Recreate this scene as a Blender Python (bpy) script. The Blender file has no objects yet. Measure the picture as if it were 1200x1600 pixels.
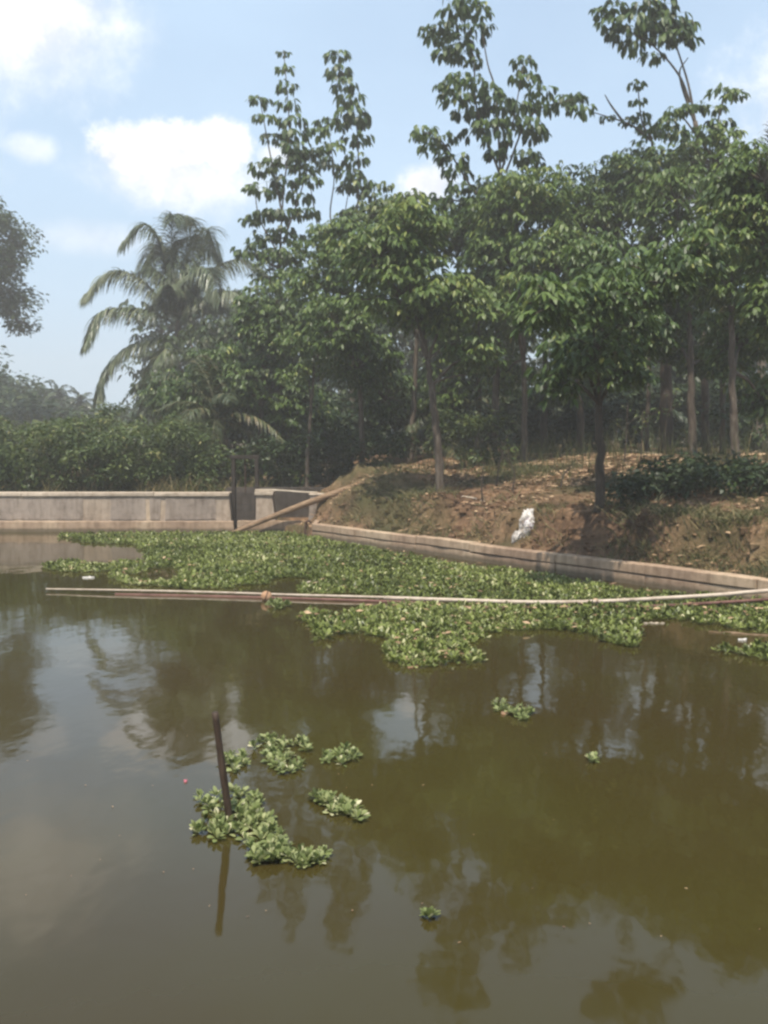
import bpy, math, random
import numpy as np
from mathutils import Vector
rng = np.random.default_rng(7)
random.seed(7)
sc = bpy.context.scene
col = sc.collection

# ------------------------------------------------------------------ camera
CAM_H = 2.0
PITCH = math.atan(100/1600)                 # horizon lies 100 px above the middle of 1600
cam_d = bpy.data.cameras.new('camera')
cam = bpy.data.objects.new('camera', cam_d); col.objects.link(cam)
cam.location = (0, 0, CAM_H)
cam.rotation_euler = (math.radians(90)-PITCH, 0, 0)
cam_d.sensor_fit = 'VERTICAL'; cam_d.sensor_height = 24; cam_d.lens = 24
cam_d.clip_start = 0.1; cam_d.clip_end = 2000
sc.camera = cam
cp, sp = math.cos(PITCH), math.sin(PITCH)
def ray(px, py):
    x = (px-600)/1600; y = (800-py)/1600
    return np.array([x, cp + y*sp, y*cp - sp])
def P(px, py, D):                            # world point seen at photo pixel, D metres ahead
    r = ray(px, py); return np.array([0, 0, CAM_H]) + r*(D/r[1])
def W(px, py, z=0.0):                        # point of the level z under that pixel
    r = ray(px, py); return np.array([0, 0, CAM_H]) + r*((z-CAM_H)/r[2])

# ------------------------------------------------------------------ light
SUN_EL, SUN_H = math.radians(66), (-0.27, -0.96)
sun_d = bpy.data.lights.new('sun', 'SUN'); sun_d.energy = 5.0; sun_d.angle = math.radians(0.5)
sun_d.color = (1.0, 0.93, 0.82)
sun = bpy.data.objects.new('sun', sun_d); col.objects.link(sun)
n = math.hypot(*SUN_H)
sv = Vector((SUN_H[0]/n*math.cos(SUN_EL), SUN_H[1]/n*math.cos(SUN_EL), math.sin(SUN_EL)))
sun.rotation_euler = sv.to_track_quat('Z', 'Y').to_euler()
sun.location = (0, 0, 30)

world = bpy.data.worlds.new('World'); sc.world = world; world.use_nodes = True
nt = world.node_tree; nt.nodes.clear()
def N(t, **k):
    nd = nt.nodes.new(t)
    for a, b in k.items(): setattr(nd, a, b)
    return nd
def setv(nd, **k):
    for a, b in k.items(): nd.inputs[a.replace('_', ' ')].default_value = b
L = nt.links.new
wo = N('ShaderNodeOutputWorld'); bg = N('ShaderNodeBackground'); L(bg.outputs[0], wo.inputs[0])
sky = N('ShaderNodeTexSky', sky_type='NISHITA', sun_disc=False)
sky.sun_elevation = SUN_EL; sky.sun_rotation = math.atan2(sv.x, sv.y)
sky.air_density = 1.1; sky.dust_density = 1.5; sky.ozone_density = 2.0
bg.inputs['Strength'].default_value = 0.13
tc = N('ShaderNodeTexCoord')
def math_(op, a, b=None, clamp=False):
    m = N('ShaderNodeMath', operation=op, use_clamp=clamp)
    for i, v in enumerate((a, b)):
        if v is None: continue
        if isinstance(v, (int, float)): m.inputs[i].default_value = v
        else: L(v, m.inputs[i])
    return m.outputs[0]
nz = N('ShaderNodeTexNoise'); nz.inputs['Scale'].default_value = 15; nz.inputs['Detail'].default_value = 10; nz.inputs['Roughness'].default_value = 0.68
L(tc.outputs['Generated'], nz.inputs['Vector'])
nz2 = N('ShaderNodeTexNoise'); nz2.inputs['Scale'].default_value = 3.2; nz2.inputs['Detail'].default_value = 6
mp = N('ShaderNodeMapping'); mp.inputs['Scale'].default_value = (1, 1, 2.2); L(tc.outputs['Generated'], mp.inputs['Vector']); L(mp.outputs[0], nz2.inputs['Vector'])
def cloud(px, py, rx, ry, soft, amp, top=1.0):
    d = ray(px, py); d = d/np.linalg.norm(d)
    s = N('ShaderNodeVectorMath', operation='SUBTRACT'); L(tc.outputs['Generated'], s.inputs[0]); s.inputs[1].default_value = tuple(d)
    m = N('ShaderNodeVectorMath', operation='MULTIPLY'); L(s.outputs[0], m.inputs[0]); m.inputs[1].default_value = (1600/rx, 1.5, 1600/ry)
    l = N('ShaderNodeVectorMath', operation='LENGTH'); L(m.outputs[0], l.inputs[0])
    v = math_('SUBTRACT', l.outputs['Value'], math_('MULTIPLY', math_('SUBTRACT', nz.outputs['Fac'], 0.5), amp))
    mr = N('ShaderNodeMapRange', interpolation_type='SMOOTHSTEP'); L(v, mr.inputs[0])
    mr.inputs[1].default_value = 1.0+soft; mr.inputs[2].default_value = 1.0-soft; mr.inputs[3].default_value = 0; mr.inputs[4].default_value = top
    return mr.outputs[0]
clouds = [cloud(198,238,46,33,.35,2.4), cloud(268,235,58,38,.3,2.4), cloud(348,230,40,36,.3,2.4), cloud(275,275,98,40,.7,2.0,.85),
          cloud(15,5,118,78,.75,1.7), cloud(50,232,26,15,.7,2.0,.5), cloud(672,290,42,28,.4,2.2,.85), cloud(150,372,70,18,.9,1.8,.35),
          cloud(430,245,24,14,.5,1.4,.6), cloud(1120,330,120,60,.6,1.4,.5), cloud(-300,200,150,60,.6,1.8,.7), cloud(1600,100,260,110,.4,1.6,.9)]
acc = clouds[0]
for c in clouds[1:]: acc = math_('MAXIMUM', acc, c)
# sky veil of thin high haze, thicker low down
sepx = N('ShaderNodeSeparateXYZ'); L(tc.outputs['Generated'], sepx.inputs[0])
veil = N('ShaderNodeMapRange', interpolation_type='SMOOTHSTEP'); L(sepx.outputs['Z'], veil.inputs[0])
veil.inputs[1].default_value = 0.0; veil.inputs[2].default_value = 0.75; veil.inputs[3].default_value = 0.78; veil.inputs[4].default_value = 0.45
wisp = math_('MULTIPLY', math_('SUBTRACT', nz2.outputs['Fac'], 0.5), 0.5)
vfac = math_('ADD', veil.outputs[0], wisp, True)
mix1 = N('ShaderNodeMix', data_type='RGBA'); L(vfac, mix1.inputs[0]); L(sky.outputs[0], mix1.inputs[6]); mix1.inputs[7].default_value = (4.5, 5.95, 7.5, 1)
mix2 = N('ShaderNodeMix', data_type='RGBA'); L(acc, mix2.inputs[0]); L(mix1.outputs[2], mix2.inputs[6]); 
cc = N('ShaderNodeMix', data_type='RGBA'); L(math_('MULTIPLY', math_('SUBTRACT', nz.outputs['Fac'], .38), 3.5, True), cc.inputs[0]); cc.inputs[6].default_value = (6.3, 6.4, 6.9, 1); cc.inputs[7].default_value = (9.4, 9.3, 9.3, 1)
L(cc.outputs[2], mix2.inputs[7])
L(mix2.outputs[2], bg.inputs['Color'])

sc.view_settings.view_transform = 'Standard'; sc.view_settings.look = 'None'
sc.view_settings.exposure = 0.35; sc.view_settings.gamma = 1.0
sc.render.engine = 'CYCLES'
sc.cycles.use_denoising = True
sc.cycles.max_bounces = 6; sc.cycles.diffuse_bounces = 3; sc.cycles.transparent_max_bounces = 8
sc.cycles.volume_bounces = 0
sc.cycles.pixel_filter_type = 'BLACKMAN_HARRIS'; sc.cycles.filter_width = 2.6   # the soft lens of the phone

# ------------------------------------------------------------------ materials
def mat(name, build):
    m = bpy.data.materials.new(name); m.use_nodes = True
    t = m.node_tree; b = t.nodes['Principled BSDF']; build(t, b); return m
def nodeN(t, ty, **k):
    nd = t.nodes.new(ty)
    for a, b in k.items(): nd.inputs[a.replace('_', ' ')].default_value = b
    return nd
def ramp(t, fac, stops):
    r = t.nodes.new('ShaderNodeValToRGB'); e = r.color_ramp.elements
    while len(e) < len(stops): e.new(0.5)
    for k, (p, c) in enumerate(stops): e[k].position = p; e[k].color = (*c, 1)
    t.links.new(fac, r.inputs[0]); return r.outputs[0]
def noise(t, scale, detail=6, rough=.6, sc3=None, coord='Object'):
    c = t.nodes.new('ShaderNodeTexCoord'); n_ = nodeN(t, 'ShaderNodeTexNoise', Scale=scale, Detail=detail, Roughness=rough)
    if sc3:
        mpp = t.nodes.new('ShaderNodeMapping'); mpp.inputs['Scale'].default_value = sc3
        t.links.new(c.outputs[coord], mpp.inputs[0]); t.links.new(mpp.outputs[0], n_.inputs[0])
    else: t.links.new(c.outputs[coord], n_.inputs[0])
    return n_.outputs['Fac']
def bump(t, b, h, s, d):
    bp = nodeN(t, 'ShaderNodeBump', Strength=s, Distance=d); t.links.new(h, bp.inputs['Height']); t.links.new(bp.outputs[0], b.inputs['Normal'])
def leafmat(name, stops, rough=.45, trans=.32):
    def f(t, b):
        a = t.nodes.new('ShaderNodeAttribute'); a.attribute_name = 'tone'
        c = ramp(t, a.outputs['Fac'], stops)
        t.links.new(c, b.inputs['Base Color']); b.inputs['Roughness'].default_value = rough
        b.inputs['Specular IOR Level'].default_value = .35
        tr = t.nodes.new('ShaderNodeBsdfTranslucent'); t.links.new(c, tr.inputs[0])
        ms = t.nodes.new('ShaderNodeMixShader'); ms.inputs[0].default_value = trans
        o = t.nodes['Material Output']
        t.links.new(b.outputs[0], ms.inputs[1]); t.links.new(tr.outputs[0], ms.inputs[2]); t.links.new(ms.outputs[0], o.inputs['Surface'])
    return mat(name, f)
def surf(name, scale, stops, rough=.85, bs=.4, bd=.02, sc3=None, detail=7):
    def f(t, b):
        h = noise(t, scale, detail, .62, sc3)
        t.links.new(ramp(t, h, stops), b.inputs['Base Color']); b.inputs['Roughness'].default_value = rough
        b.inputs['Specular IOR Level'].default_value = .25
        bump(t, b, h, bs, bd)
    return mat(name, f)
M = {}
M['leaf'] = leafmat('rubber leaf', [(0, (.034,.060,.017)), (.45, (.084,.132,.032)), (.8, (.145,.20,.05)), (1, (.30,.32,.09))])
M['leaf_dark'] = leafmat('shaded rubber leaf', [(0, (.022,.036,.014)), (.6, (.056,.084,.025)), (1, (.115,.14,.04))])  # darker copy of the rubber leaf, shade put into the colour
M['leaf_light'] = leafmat('young rubber leaf', [(0, (.03,.055,.017)), (.5, (.075,.115,.03)), (1, (.19,.21,.06))])
M['small_leaf'] = leafmat('small leaf', [(0, (.02,.035,.012)), (.5, (.045,.075,.022)), (1, (.11,.13,.035))])
M['bush_leaf'] = leafmat('bush leaf', [(0, (.036,.055,.018)), (.5, (.085,.12,.034)), (.85, (.15,.18,.05)), (1, (.27,.25,.10))])
M['palm'] = leafmat('palm leaf', [(0, (.045,.062,.034)), (.6, (.10,.13,.065)), (1, (.21,.22,.13))], .35, .2)
M['oil_palm'] = leafmat('oil palm leaf', [(0, (.025,.04,.018)), (.6, (.06,.08,.035)), (.9, (.13,.13,.06)), (1, (.22,.18,.1))], .45, .2)
M['hya'] = leafmat('water plant leaf', [(0, (.06,.075,.018)), (.5, (.155,.185,.04)), (.85, (.24,.28,.07)), (1, (.5,.48,.25))], .4, .25)
M['lettuce'] = leafmat('pale water plant leaf', [(0, (.07,.085,.022)), (.5, (.20,.24,.08)), (.85, (.36,.38,.17)), (1, (.62,.58,.36))], .45, .3)
M['grass'] = leafmat('grass blade', [(0, (.035,.045,.015)), (.5, (.09,.10,.03)), (1, (.30,.23,.11))], .6, .25)
M['litter'] = leafmat('dry leaf', [(0, (.09,.05,.03)), (.5, (.27,.165,.09)), (1, (.62,.44,.27))], .8, .05)
M['bark'] = surf('bark', 6, [(.3, (.05,.037,.027)), (.55, (.105,.082,.062)), (.75, (.19,.16,.125))], .9, .6, .02, (3, 3, .8))
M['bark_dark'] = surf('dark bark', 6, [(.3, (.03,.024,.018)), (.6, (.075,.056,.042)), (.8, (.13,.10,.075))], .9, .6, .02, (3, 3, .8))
M['twig'] = surf('green twig', 5, [(.3, (.06,.07,.035)), (.7, (.14,.13,.08))], .8, .2, .01)
M['palm_trunk'] = surf('palm trunk', 3, [(.3, (.07,.055,.045)), (.6, (.16,.13,.10)), (.8, (.24,.2,.16))], .9, .8, .03, (1, 1, 6))
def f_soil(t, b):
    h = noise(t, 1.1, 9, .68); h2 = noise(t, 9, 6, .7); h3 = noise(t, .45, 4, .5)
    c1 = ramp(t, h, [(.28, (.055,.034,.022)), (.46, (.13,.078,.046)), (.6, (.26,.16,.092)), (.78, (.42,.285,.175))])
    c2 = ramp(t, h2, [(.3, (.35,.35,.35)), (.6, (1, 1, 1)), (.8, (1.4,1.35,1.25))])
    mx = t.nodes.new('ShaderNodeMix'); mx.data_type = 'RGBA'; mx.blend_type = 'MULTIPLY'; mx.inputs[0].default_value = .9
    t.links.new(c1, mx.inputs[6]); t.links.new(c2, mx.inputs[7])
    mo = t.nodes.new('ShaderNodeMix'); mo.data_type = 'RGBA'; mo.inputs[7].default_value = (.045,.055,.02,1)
    t.links.new(ramp(t, h3, [(.44, (0,0,0)), (.6, (.65,.65,.65))]), mo.inputs[0]); t.links.new(mx.outputs[2], mo.inputs[6])  # moss patches, deepened to stand in for shade on the bank
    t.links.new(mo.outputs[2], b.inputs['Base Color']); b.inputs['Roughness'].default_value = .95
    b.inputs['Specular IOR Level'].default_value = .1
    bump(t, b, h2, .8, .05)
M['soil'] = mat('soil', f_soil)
def f_conc(pal, streak=.5):
    def f(t, b):
        big = noise(t, 1.0, 3, .45, (.9, .2, .35)); fine = noise(t, 6, 8, .7); st = noise(t, 3, 5, .6, (3, 3, .5))
        c1 = ramp(t, big, pal)
        mx = t.nodes.new('ShaderNodeMix'); mx.data_type = 'RGBA'; mx.blend_type = 'MULTIPLY'; mx.inputs[0].default_value = 1
        t.links.new(c1, mx.inputs[6]); t.links.new(ramp(t, fine, [(.25, (.62,.58,.54)), (.5, (.95,.95,.95)), (.75, (1.15,1.12,1.08))]), mx.inputs[7])
        m2 = t.nodes.new('ShaderNodeMix'); m2.data_type = 'RGBA'; m2.blend_type = 'MULTIPLY'; m2.inputs[0].default_value = streak
        t.links.new(mx.outputs[2], m2.inputs[6]); t.links.new(ramp(t, st, [(.35, (.5,.47,.43)), (.55, (1,1,1))]), m2.inputs[7])
        ge = t.nodes.new('ShaderNodeNewGeometry'); sx = t.nodes.new('ShaderNodeSeparateXYZ'); t.links.new(ge.outputs['Position'], sx.inputs[0])
        ad = t.nodes.new('ShaderNodeMath'); ad.operation = 'MULTIPLY_ADD'; t.links.new(fine, ad.inputs[0]); ad.inputs[1].default_value = -.16; t.links.new(sx.outputs['Z'], ad.inputs[2])
        mrr = t.nodes.new('ShaderNodeMapRange'); t.links.new(ad.outputs[0], mrr.inputs[0]); mrr.inputs[1].default_value = -.03; mrr.inputs[2].default_value = .03; mrr.inputs[3].default_value = .75; mrr.inputs[4].default_value = 0
        m3 = t.nodes.new('ShaderNodeMix'); m3.data_type = 'RGBA'; t.links.new(mrr.outputs[0], m3.inputs[0]); t.links.new(m2.outputs[2], m3.inputs[6]); m3.inputs[7].default_value = (.07,.06,.035,1)
        t.links.new(m3.outputs[2], b.inputs['Base Color']); b.inputs['Roughness'].default_value = .9
        b.inputs['Specular IOR Level'].default_value = .2
        bump(t, b, fine, .5, .02)
    return f
M['conc'] = mat('weathered concrete', f_conc([(.38, (.31,.25,.195)), (.5, (.38,.30,.23)), (.58, (.50,.39,.28))]))
M['conc_grey'] = mat('grey plaster', f_conc([(.35, (.25,.205,.17)), (.65, (.34,.28,.23))], .6))
M['conc_tan'] = mat('tan concrete', f_conc([(.35, (.31,.215,.15)), (.5, (.40,.285,.195)), (.65, (.49,.37,.255))], .55))
M['conc_lip'] = mat('pale concrete coping', f_conc([(.35, (.42,.34,.26)), (.65, (.55,.46,.36))], .35))
M['conc_dark'] = mat('dark shaded concrete', f_conc([(.35, (.07,.058,.048)), (.65, (.12,.10,.085))], .6))  # outlet concrete, darkened in colour to stand for the shade inside
M['wood'] = surf('weathered timber', 4, [(.3, (.11,.068,.04)), (.55, (.25,.165,.10)), (.8, (.40,.29,.19))], .85, .5, .01, (1, 6, 6))
M['wood_dark'] = surf('dark shaded timber', 5, [(.3, (.018,.014,.011)), (.7, (.05,.037,.028))], .8, .5, .01, (6, 6, 1))  # sluice frame timber, its shade put into the dark colour
M['pale_wood'] = surf('bleached timber', 4, [(.3, (.42,.34,.25)), (.7, (.62,.53,.42))], .8, .3, .01)
M['stake'] = surf('wet bamboo', 4, [(.3, (.028,.018,.012)), (.6, (.07,.045,.03)), (.8, (.12,.08,.05))], .6, .4, .01, (6, 6, 1.5))
M['pipe_pale'] = surf('pale pipe', 3, [(.3, (.30,.23,.17)), (.5, (.47,.385,.30)), (.75, (.60,.51,.41))], .5, .2, .01, (2, 6, 6))
M['pipe_red'] = surf('red brown pole', 3, [(.3, (.09,.04,.03)), (.6, (.17,.085,.065)), (.8, (.3,.19,.15))], .6, .2, .01, (1.5, 6, 6))
M['ball'] = surf('weathered float', 9, [(.3, (.28,.15,.08)), (.7, (.50,.31,.19))], .7, .4, .01)
M['sack'] = surf('plastic sack', 5, [(.35, (.22,.18,.15)), (.5, (.55,.51,.47)), (.62, (.74,.71,.68))], .55, .5, .02)
M['sack_stain'] = surf('sack stain', 14, [(.45, (.78,.76,.74)), (.55, (.25,.18,.22))], .6, .3, .01)
M['foam'] = surf('foam scrap', 9, [(.3, (.5,.45,.4)), (.7, (.8,.76,.7))], .7, .2, .01)
def f_water(t, b):
    h3 = noise(t, .25, 4, .5)
    t.links.new(ramp(t, h3, [(.35, (.037,.026,.0075)), (.65, (.040,.034,.0075))]), b.inputs['Base Color'])
    b.inputs['Roughness'].default_value = .05; b.inputs['IOR'].default_value = 1.333
    a = noise(t, 2.2, 3, .5, (1, .55, 1)); c = noise(t, 9, 2, .5, (1, .6, 1))
    ad = t.nodes.new('ShaderNodeMath'); ad.operation = 'MULTIPLY_ADD'; t.links.new(c, ad.inputs[0]); ad.inputs[1].default_value = .12; t.links.new(a, ad.inputs[2])
    bump(t, b, ad.outputs[0], .22, .02)
M['water'] = mat('murky water', f_water)
def plain(name, c, r=.6):
    def f(t, b): b.inputs['Base Color'].default_value = (*c, 1); b.inputs['Roughness'].default_value = r
    return mat(name, f)
M['pink'] = plain('pink plastic', (.65, .2, .25))
M['iron'] = surf('rusty iron', 9, [(.3, (.03,.02,.016)), (.7, (.11,.06,.04))], .8, .3, .01)

# ------------------------------------------------------------------ mesh helpers
def tag(o, label=None, cat=None, group=None, kind=None):
    for k, v in (('label', label), ('category', cat), ('group', group), ('kind', kind)):
        if v: o[k] = v
    return o
def empty(name, loc=(0, 0, 0)):
    o = bpy.data.objects.new(name, None); o.location = tuple(float(v) for v in loc); o.empty_display_size = .3; col.objects.link(o); return o
class MB:
    def __init__(s): s.v = []; s.q = []; s.t = []; s.n = 0
    def add(s, v, q, tone=None):
        v = np.asarray(v, float).reshape(-1, 3); q = np.asarray(q, int).reshape(-1, 4)
        s.v.append(v); s.q.append(q+s.n); s.n += len(v)
        s.t.append(np.full(len(q), .5) if tone is None else np.broadcast_to(tone, (len(q),)).astype(float))
        return s
    def build(s, name, m, parent=None, smooth=False):
        v = np.concatenate(s.v); q = np.concatenate(s.q); t = np.concatenate(s.t)
        if parent is not None: v = v - np.array(parent.location) - (np.array(parent.parent.location) if parent.parent else 0)
        me = bpy.data.meshes.new(name)
        me.vertices.add(len(v)); me.vertices.foreach_set('co', v.astype(np.float32).ravel())
        tri = q[:, 3] < s_neg(q)
        nl = np.where(tri, 3, 4); me.loops.add(int(nl.sum()))
        if tri.any():
            mask = np.ones(q.shape, bool); mask[tri, 3] = False; lv = q[mask]
        else: lv = q.ravel()
        me.loops.foreach_set('vertex_index', lv.astype(np.int32))
        me.polygons.add(len(q)); st = np.concatenate([[0], np.cumsum(nl)[:-1]])
        me.polygons.foreach_set('loop_start', st.astype(np.int32))
        me.polygons.foreach_set('use_smooth', np.full(len(q), smooth))
        me.update(calc_edges=True); me.validate()
        a = me.attributes.new('tone', 'FLOAT', 'FACE')
        if len(me.polygons) == len(t): a.data.foreach_set('value', np.clip(t, 0, 1).astype(np.float32))
        me.materials.append(m)
        o = bpy.data.objects.new(name, me); col.objects.link(o)
        if parent is not None: o.parent = parent
        return o
def s_neg(q): return np.full(len(q), -10**9)   # all faces are quads
def nrm(a): return a/np.maximum(np.linalg.norm(a, axis=-1, keepdims=True), 1e-9)
def strips(base, d, Ln, Wd, bend, prof, roll=0.0, fold=0.0):
    """N tapering, drooping blades.  prof = relative width at each station."""
    base = np.asarray(base, float); Nn = len(base); S = len(prof)-1
    d = nrm(np.asarray(d, float)); Ln = np.broadcast_to(Ln, (Nn,)); Wd = np.broadcast_to(Wd, (Nn,)); bend = np.broadcast_to(bend, (Nn,))
    p = base.copy(); V = np.empty((Nn, S+1, 2, 3)); up = np.array([0, 0, 1.])
    side0 = np.cross(d, up); bad = np.linalg.norm(side0, axis=1) < .15
    ra = rng.uniform(0, 6.28, Nn); side0[bad] = np.stack([np.cos(ra), np.sin(ra), 0*ra], 1)[bad]
    side = nrm(side0); side[:, 2] += roll if np.isscalar(roll) else 0
    if not np.isscalar(roll):
        nn = nrm(np.cross(side, d)); side = side*np.cos(roll)[:, None] + nn*np.sin(roll)[:, None]
    side = nrm(side)
    for k in range(S+1):
        w = (Wd*prof[k]*.5)[:, None]
        V[:, k, 0] = p-side*w; V[:, k, 1] = p+side*w
        p = p + d*(Ln/S)[:, None]; d = nrm(d + np.array([0, 0, -1.])*(bend/S)[:, None])
    i = np.arange(Nn)[:, None]*(S+1)*2 + np.arange(S)[None, :]*2
    Q = np.stack([i, i+1, i+3, i+2], -1).reshape(-1, 4)
    return V.reshape(-1, 3), Q, S
def tube(mb, pts, rad, seg=7, cap=True, tone=.5, wob=0.0):
    pts = np.asarray(pts, float); Nn = len(pts); rad = np.broadcast_to(rad, (Nn,)).astype(float)
    t = np.gradient(pts, axis=0); t = nrm(t)
    ref = np.array([0, 0, 1.]) if abs(t[0, 2]) < .9 else np.array([1., 0, 0])
    V = []; u = nrm(np.cross(t[0], ref))
    for k in range(Nn):
        u = nrm(u - t[k]*np.dot(u, t[k])); w = np.cross(t[k], u)
        a = np.linspace(0, 2*np.pi, seg, endpoint=False)
        r = rad[k]*(1+wob*rng.uniform(-1, 1, seg))
        V.append(pts[k] + r[:, None]*(np.cos(a)[:, None]*u + np.sin(a)[:, None]*w))
    V = np.concatenate(V); Q = []
    for k in range(Nn-1):
        for j in range(seg):
            a, b = k*seg+j, k*seg+(j+1) % seg
            Q.append((a, b, b+seg, a+seg))
    if cap:
        c0 = len(V); V = np.vstack([V, pts[0], pts[-1]])
        hs = seg if seg % 2 == 0 else seg-1
        for e, off in ((c0, 0), (c0+1, (Nn-1)*seg)):
            for j in range(0, seg-1, 2):
                q = (e, off+j, off+j+1, off+(j+2) % seg)
                Q.append(q if e != c0 else q[::-1])
            if seg % 2: pass
    mb.add(V, Q, tone)
def catmull(pts, n=6):
    pts = np.asarray(pts, float)
    if len(pts) < 3:
        tt = np.linspace(0, 1, n+1)[:, None]; return pts[0]*(1-tt)+pts[-1]*tt
    p = np.vstack([2*pts[0]-pts[1], pts, 2*pts[-1]-pts[-2]]); out = []
    for i in range(1, len(p)-2):
        for t in np.linspace(0, 1, n, endpoint=False):
            out.append(.5*((2*p[i]) + (-p[i-1]+p[i+1])*t + (2*p[i-1]-5*p[i]+4*p[i+1]-p[i+2])*t*t + (-p[i-1]+3*p[i]-3*p[i+1]+p[i+2])*t**3))
    out.append(p[-2]); return np.array(out)
# value noise, vectorised
_perm = rng.random((256, 256))
def vnoise(x, y):
    xi = np.floor(x).astype(int); yi = np.floor(y).astype(int); fx = x-xi; fy = y-yi
    fx = fx*fx*(3-2*fx); fy = fy*fy*(3-2*fy)
    g = lambda a, b: _perm[a & 255, b & 255]
    return (g(xi, yi)*(1-fx)+g(xi+1, yi)*fx)*(1-fy)+(g(xi, yi+1)*(1-fx)+g(xi+1, yi+1)*fx)*fy
def fbm(x, y, o=4):
    s = 0; a = .5
    for k in range(o): s = s + a*(vnoise(x*2**k+17*k, y*2**k+31*k)-.5); a *= .5
    return s
def sm(x, a, b):
    t = np.clip((x-a)/(b-a), 0, 1); return t*t*(3-2*t)
def box(mb, c, s, tone=.5, taper=None, jit=0.0):
    """axis box; taper=(dx,dy) shrink of the top"""
    cx, cy, cz = c; hx, hy, hz = s[0]/2, s[1]/2, s[2]/2; tx, ty = taper or (0, 0)
    v = []
    for z, fx, fy in ((-hz, hx, hy), (hz, hx-tx, hy-ty)):
        for a, b in ((-1, -1), (1, -1), (1, 1), (-1, 1)): v.append((cx+a*fx, cy+b*fy, cz+z))
    v = np.array(v) + rng.uniform(-jit, jit, (8, 3))
    mb.add(v, [(3,2,1,0), (4,5,6,7), (0,1,5,4), (1,2,6,5), (2,3,7,6), (3,0,4,7)], tone)
def bevel(o, w=.01, seg=2):
    m = o.modifiers.new('bevel', 'BEVEL'); m.width = w; m.segments = seg; m.limit_method = 'ANGLE'

# ------------------------------------------------------------------ terrain
K0 = np.array([-1.62, 22.9]); K1 = np.array([4.69, 13.35]); KD = (K1-K0)/np.linalg.norm(K1-K0)
KN = np.array([-KD[1], KD[0]]);                                  # points to the land side
if KN[0] < 0: KN = -KN
WALL_Y = 24.5
def ground_h(x, y):
    x = np.asarray(x, float); y = np.asarray(y, float)
    s = (x-K0[0])*KN[0] + (y-K0[1])*KN[1]
    back = y-(WALL_Y+.55)
    n1 = fbm(x*.9, y*.9, 5); n2 = fbm(x*.25+9, y*.25, 3)
    # the right hand bank
    sl = np.maximum(s-.28, 0)
    top = .92 + .25*n2
    hb = .20 + .3*(top-.2)*sm(sl, 0, .5) + .7*(top-.2)*sm(sl+.75*fbm(x*1.3+3, y*1.3, 4), 0.42, .80) + .175*np.clip(sl-1.1, 0, 5) + .02*np.clip(sl-7, 0, 20) + .10*n1 + .30*n1*sm(sl, .1, .5)*(1-sm(sl, 1.2, 2.2)) + .28*fbm(x*3.3, y*3.3, 3)*sm(sl, .12, .4)*(1-sm(sl, 1.0, 1.8))
    gul = np.exp(-(((x-K0[0])*KD[0]+(y-K0[1])*KD[1]-8.2)/.25)**2)*sm(sl, 0, .5)*(1-sm(sl, .8, 1.6)); hb = hb-.15*gul
    # land behind the left wall
    hl = .80 + .10*n1 + .25*n2 + .012*np.clip(back, 0, 100)
    left = 1-sm(x, -2.2, -.4)
    land = np.where(back > 0, left*hl+(1-left)*hb, hb)
    mound = (.62+1.1*n1+.5*fbm(x*3.1,y*3.1,3))*np.exp(-(((x+.55)/1.15)**2+((y-25.4)/.6)**2)) + .35*np.exp(-(((x-.1)/1.0)**2+((y-24.2)/.8)**2))
    land = land + mound*np.where(x > -2.9, 1, 0)*sm(x, -2.0, -1.2)
    far = sm(np.hypot(x, y), 70, 200)*(2.0+3*n2)
    pond = -.9+.1*n1
    kl = sm(s, .02, .16)
    wl = np.where(x < -1.7, sm(back, -.12, .05), 0)
    f = np.maximum(kl*(s > 0), wl)
    # fill around the corner between the two walls stays land only behind the return
    h = pond*(1-f) + (land+far)*f
    # the near shore under the photographer and the left shore
    near = 1-sm(y+.4*n1, 1.6, 2.6); h = np.where(near > 0, h*(1-near)+.5*near, h)
    lf = 1-sm(x+.8*n1, -34, -31); h = h*(1-lf)+ (.9+far)*lf
    # the outlet channel behind the sluice openings
    ch = sm(x, -3.95, -3.8)*(1-sm(x, -1.72, -1.6))*np.where((y > WALL_Y-.2), 1, 0)*(1-sm(y, 26.0, 26.5))
    h = h*(1-ch)+ np.minimum(h, .12)*ch
    return h
def axis(a, b, fine, lo, hi):
    c = list(np.arange(lo, hi+1e-6, fine)); st = fine; x = hi
    while x < b: st *= 1.16; x += st; c.append(min(x, b))
    st = fine; x = lo
    while x > a: st *= 1.16; x -= st; c.insert(0, max(x, a))
    return np.array(c)
gx = axis(-250, 250, .085, -5.5, 11.0); gy = axis(-60, 250, .085, 10.5, 31)
GX, GY = np.meshgrid(gx, gy); GZ = ground_h(GX, GY)
v = np.stack([GX, GY, GZ], -1).reshape(-1, 3); nx, ny = len(gx), len(gy)
i = (np.arange(ny-1)[:, None]*nx+np.arange(nx-1)[None, :]).ravel()
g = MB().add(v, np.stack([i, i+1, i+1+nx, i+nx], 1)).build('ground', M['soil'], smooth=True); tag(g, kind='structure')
gh = lambda x, y: float(ground_h(np.array([x]), np.array([y]))[0])

# water
wx = np.linspace(-40, 14, 28); wy = np.linspace(-4, 26.0, 16); WX, WY = np.meshgrid(wx, wy)
i = (np.arange(15)[:, None]*28+np.arange(27)[None, :]).ravel()
wt = MB().add(np.stack([WX, WY, 0*WX], -1).reshape(-1, 3), np.stack([i, i+1, i+29, i+28], 1)).build('water', M['water']); tag(wt, kind='structure')

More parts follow.
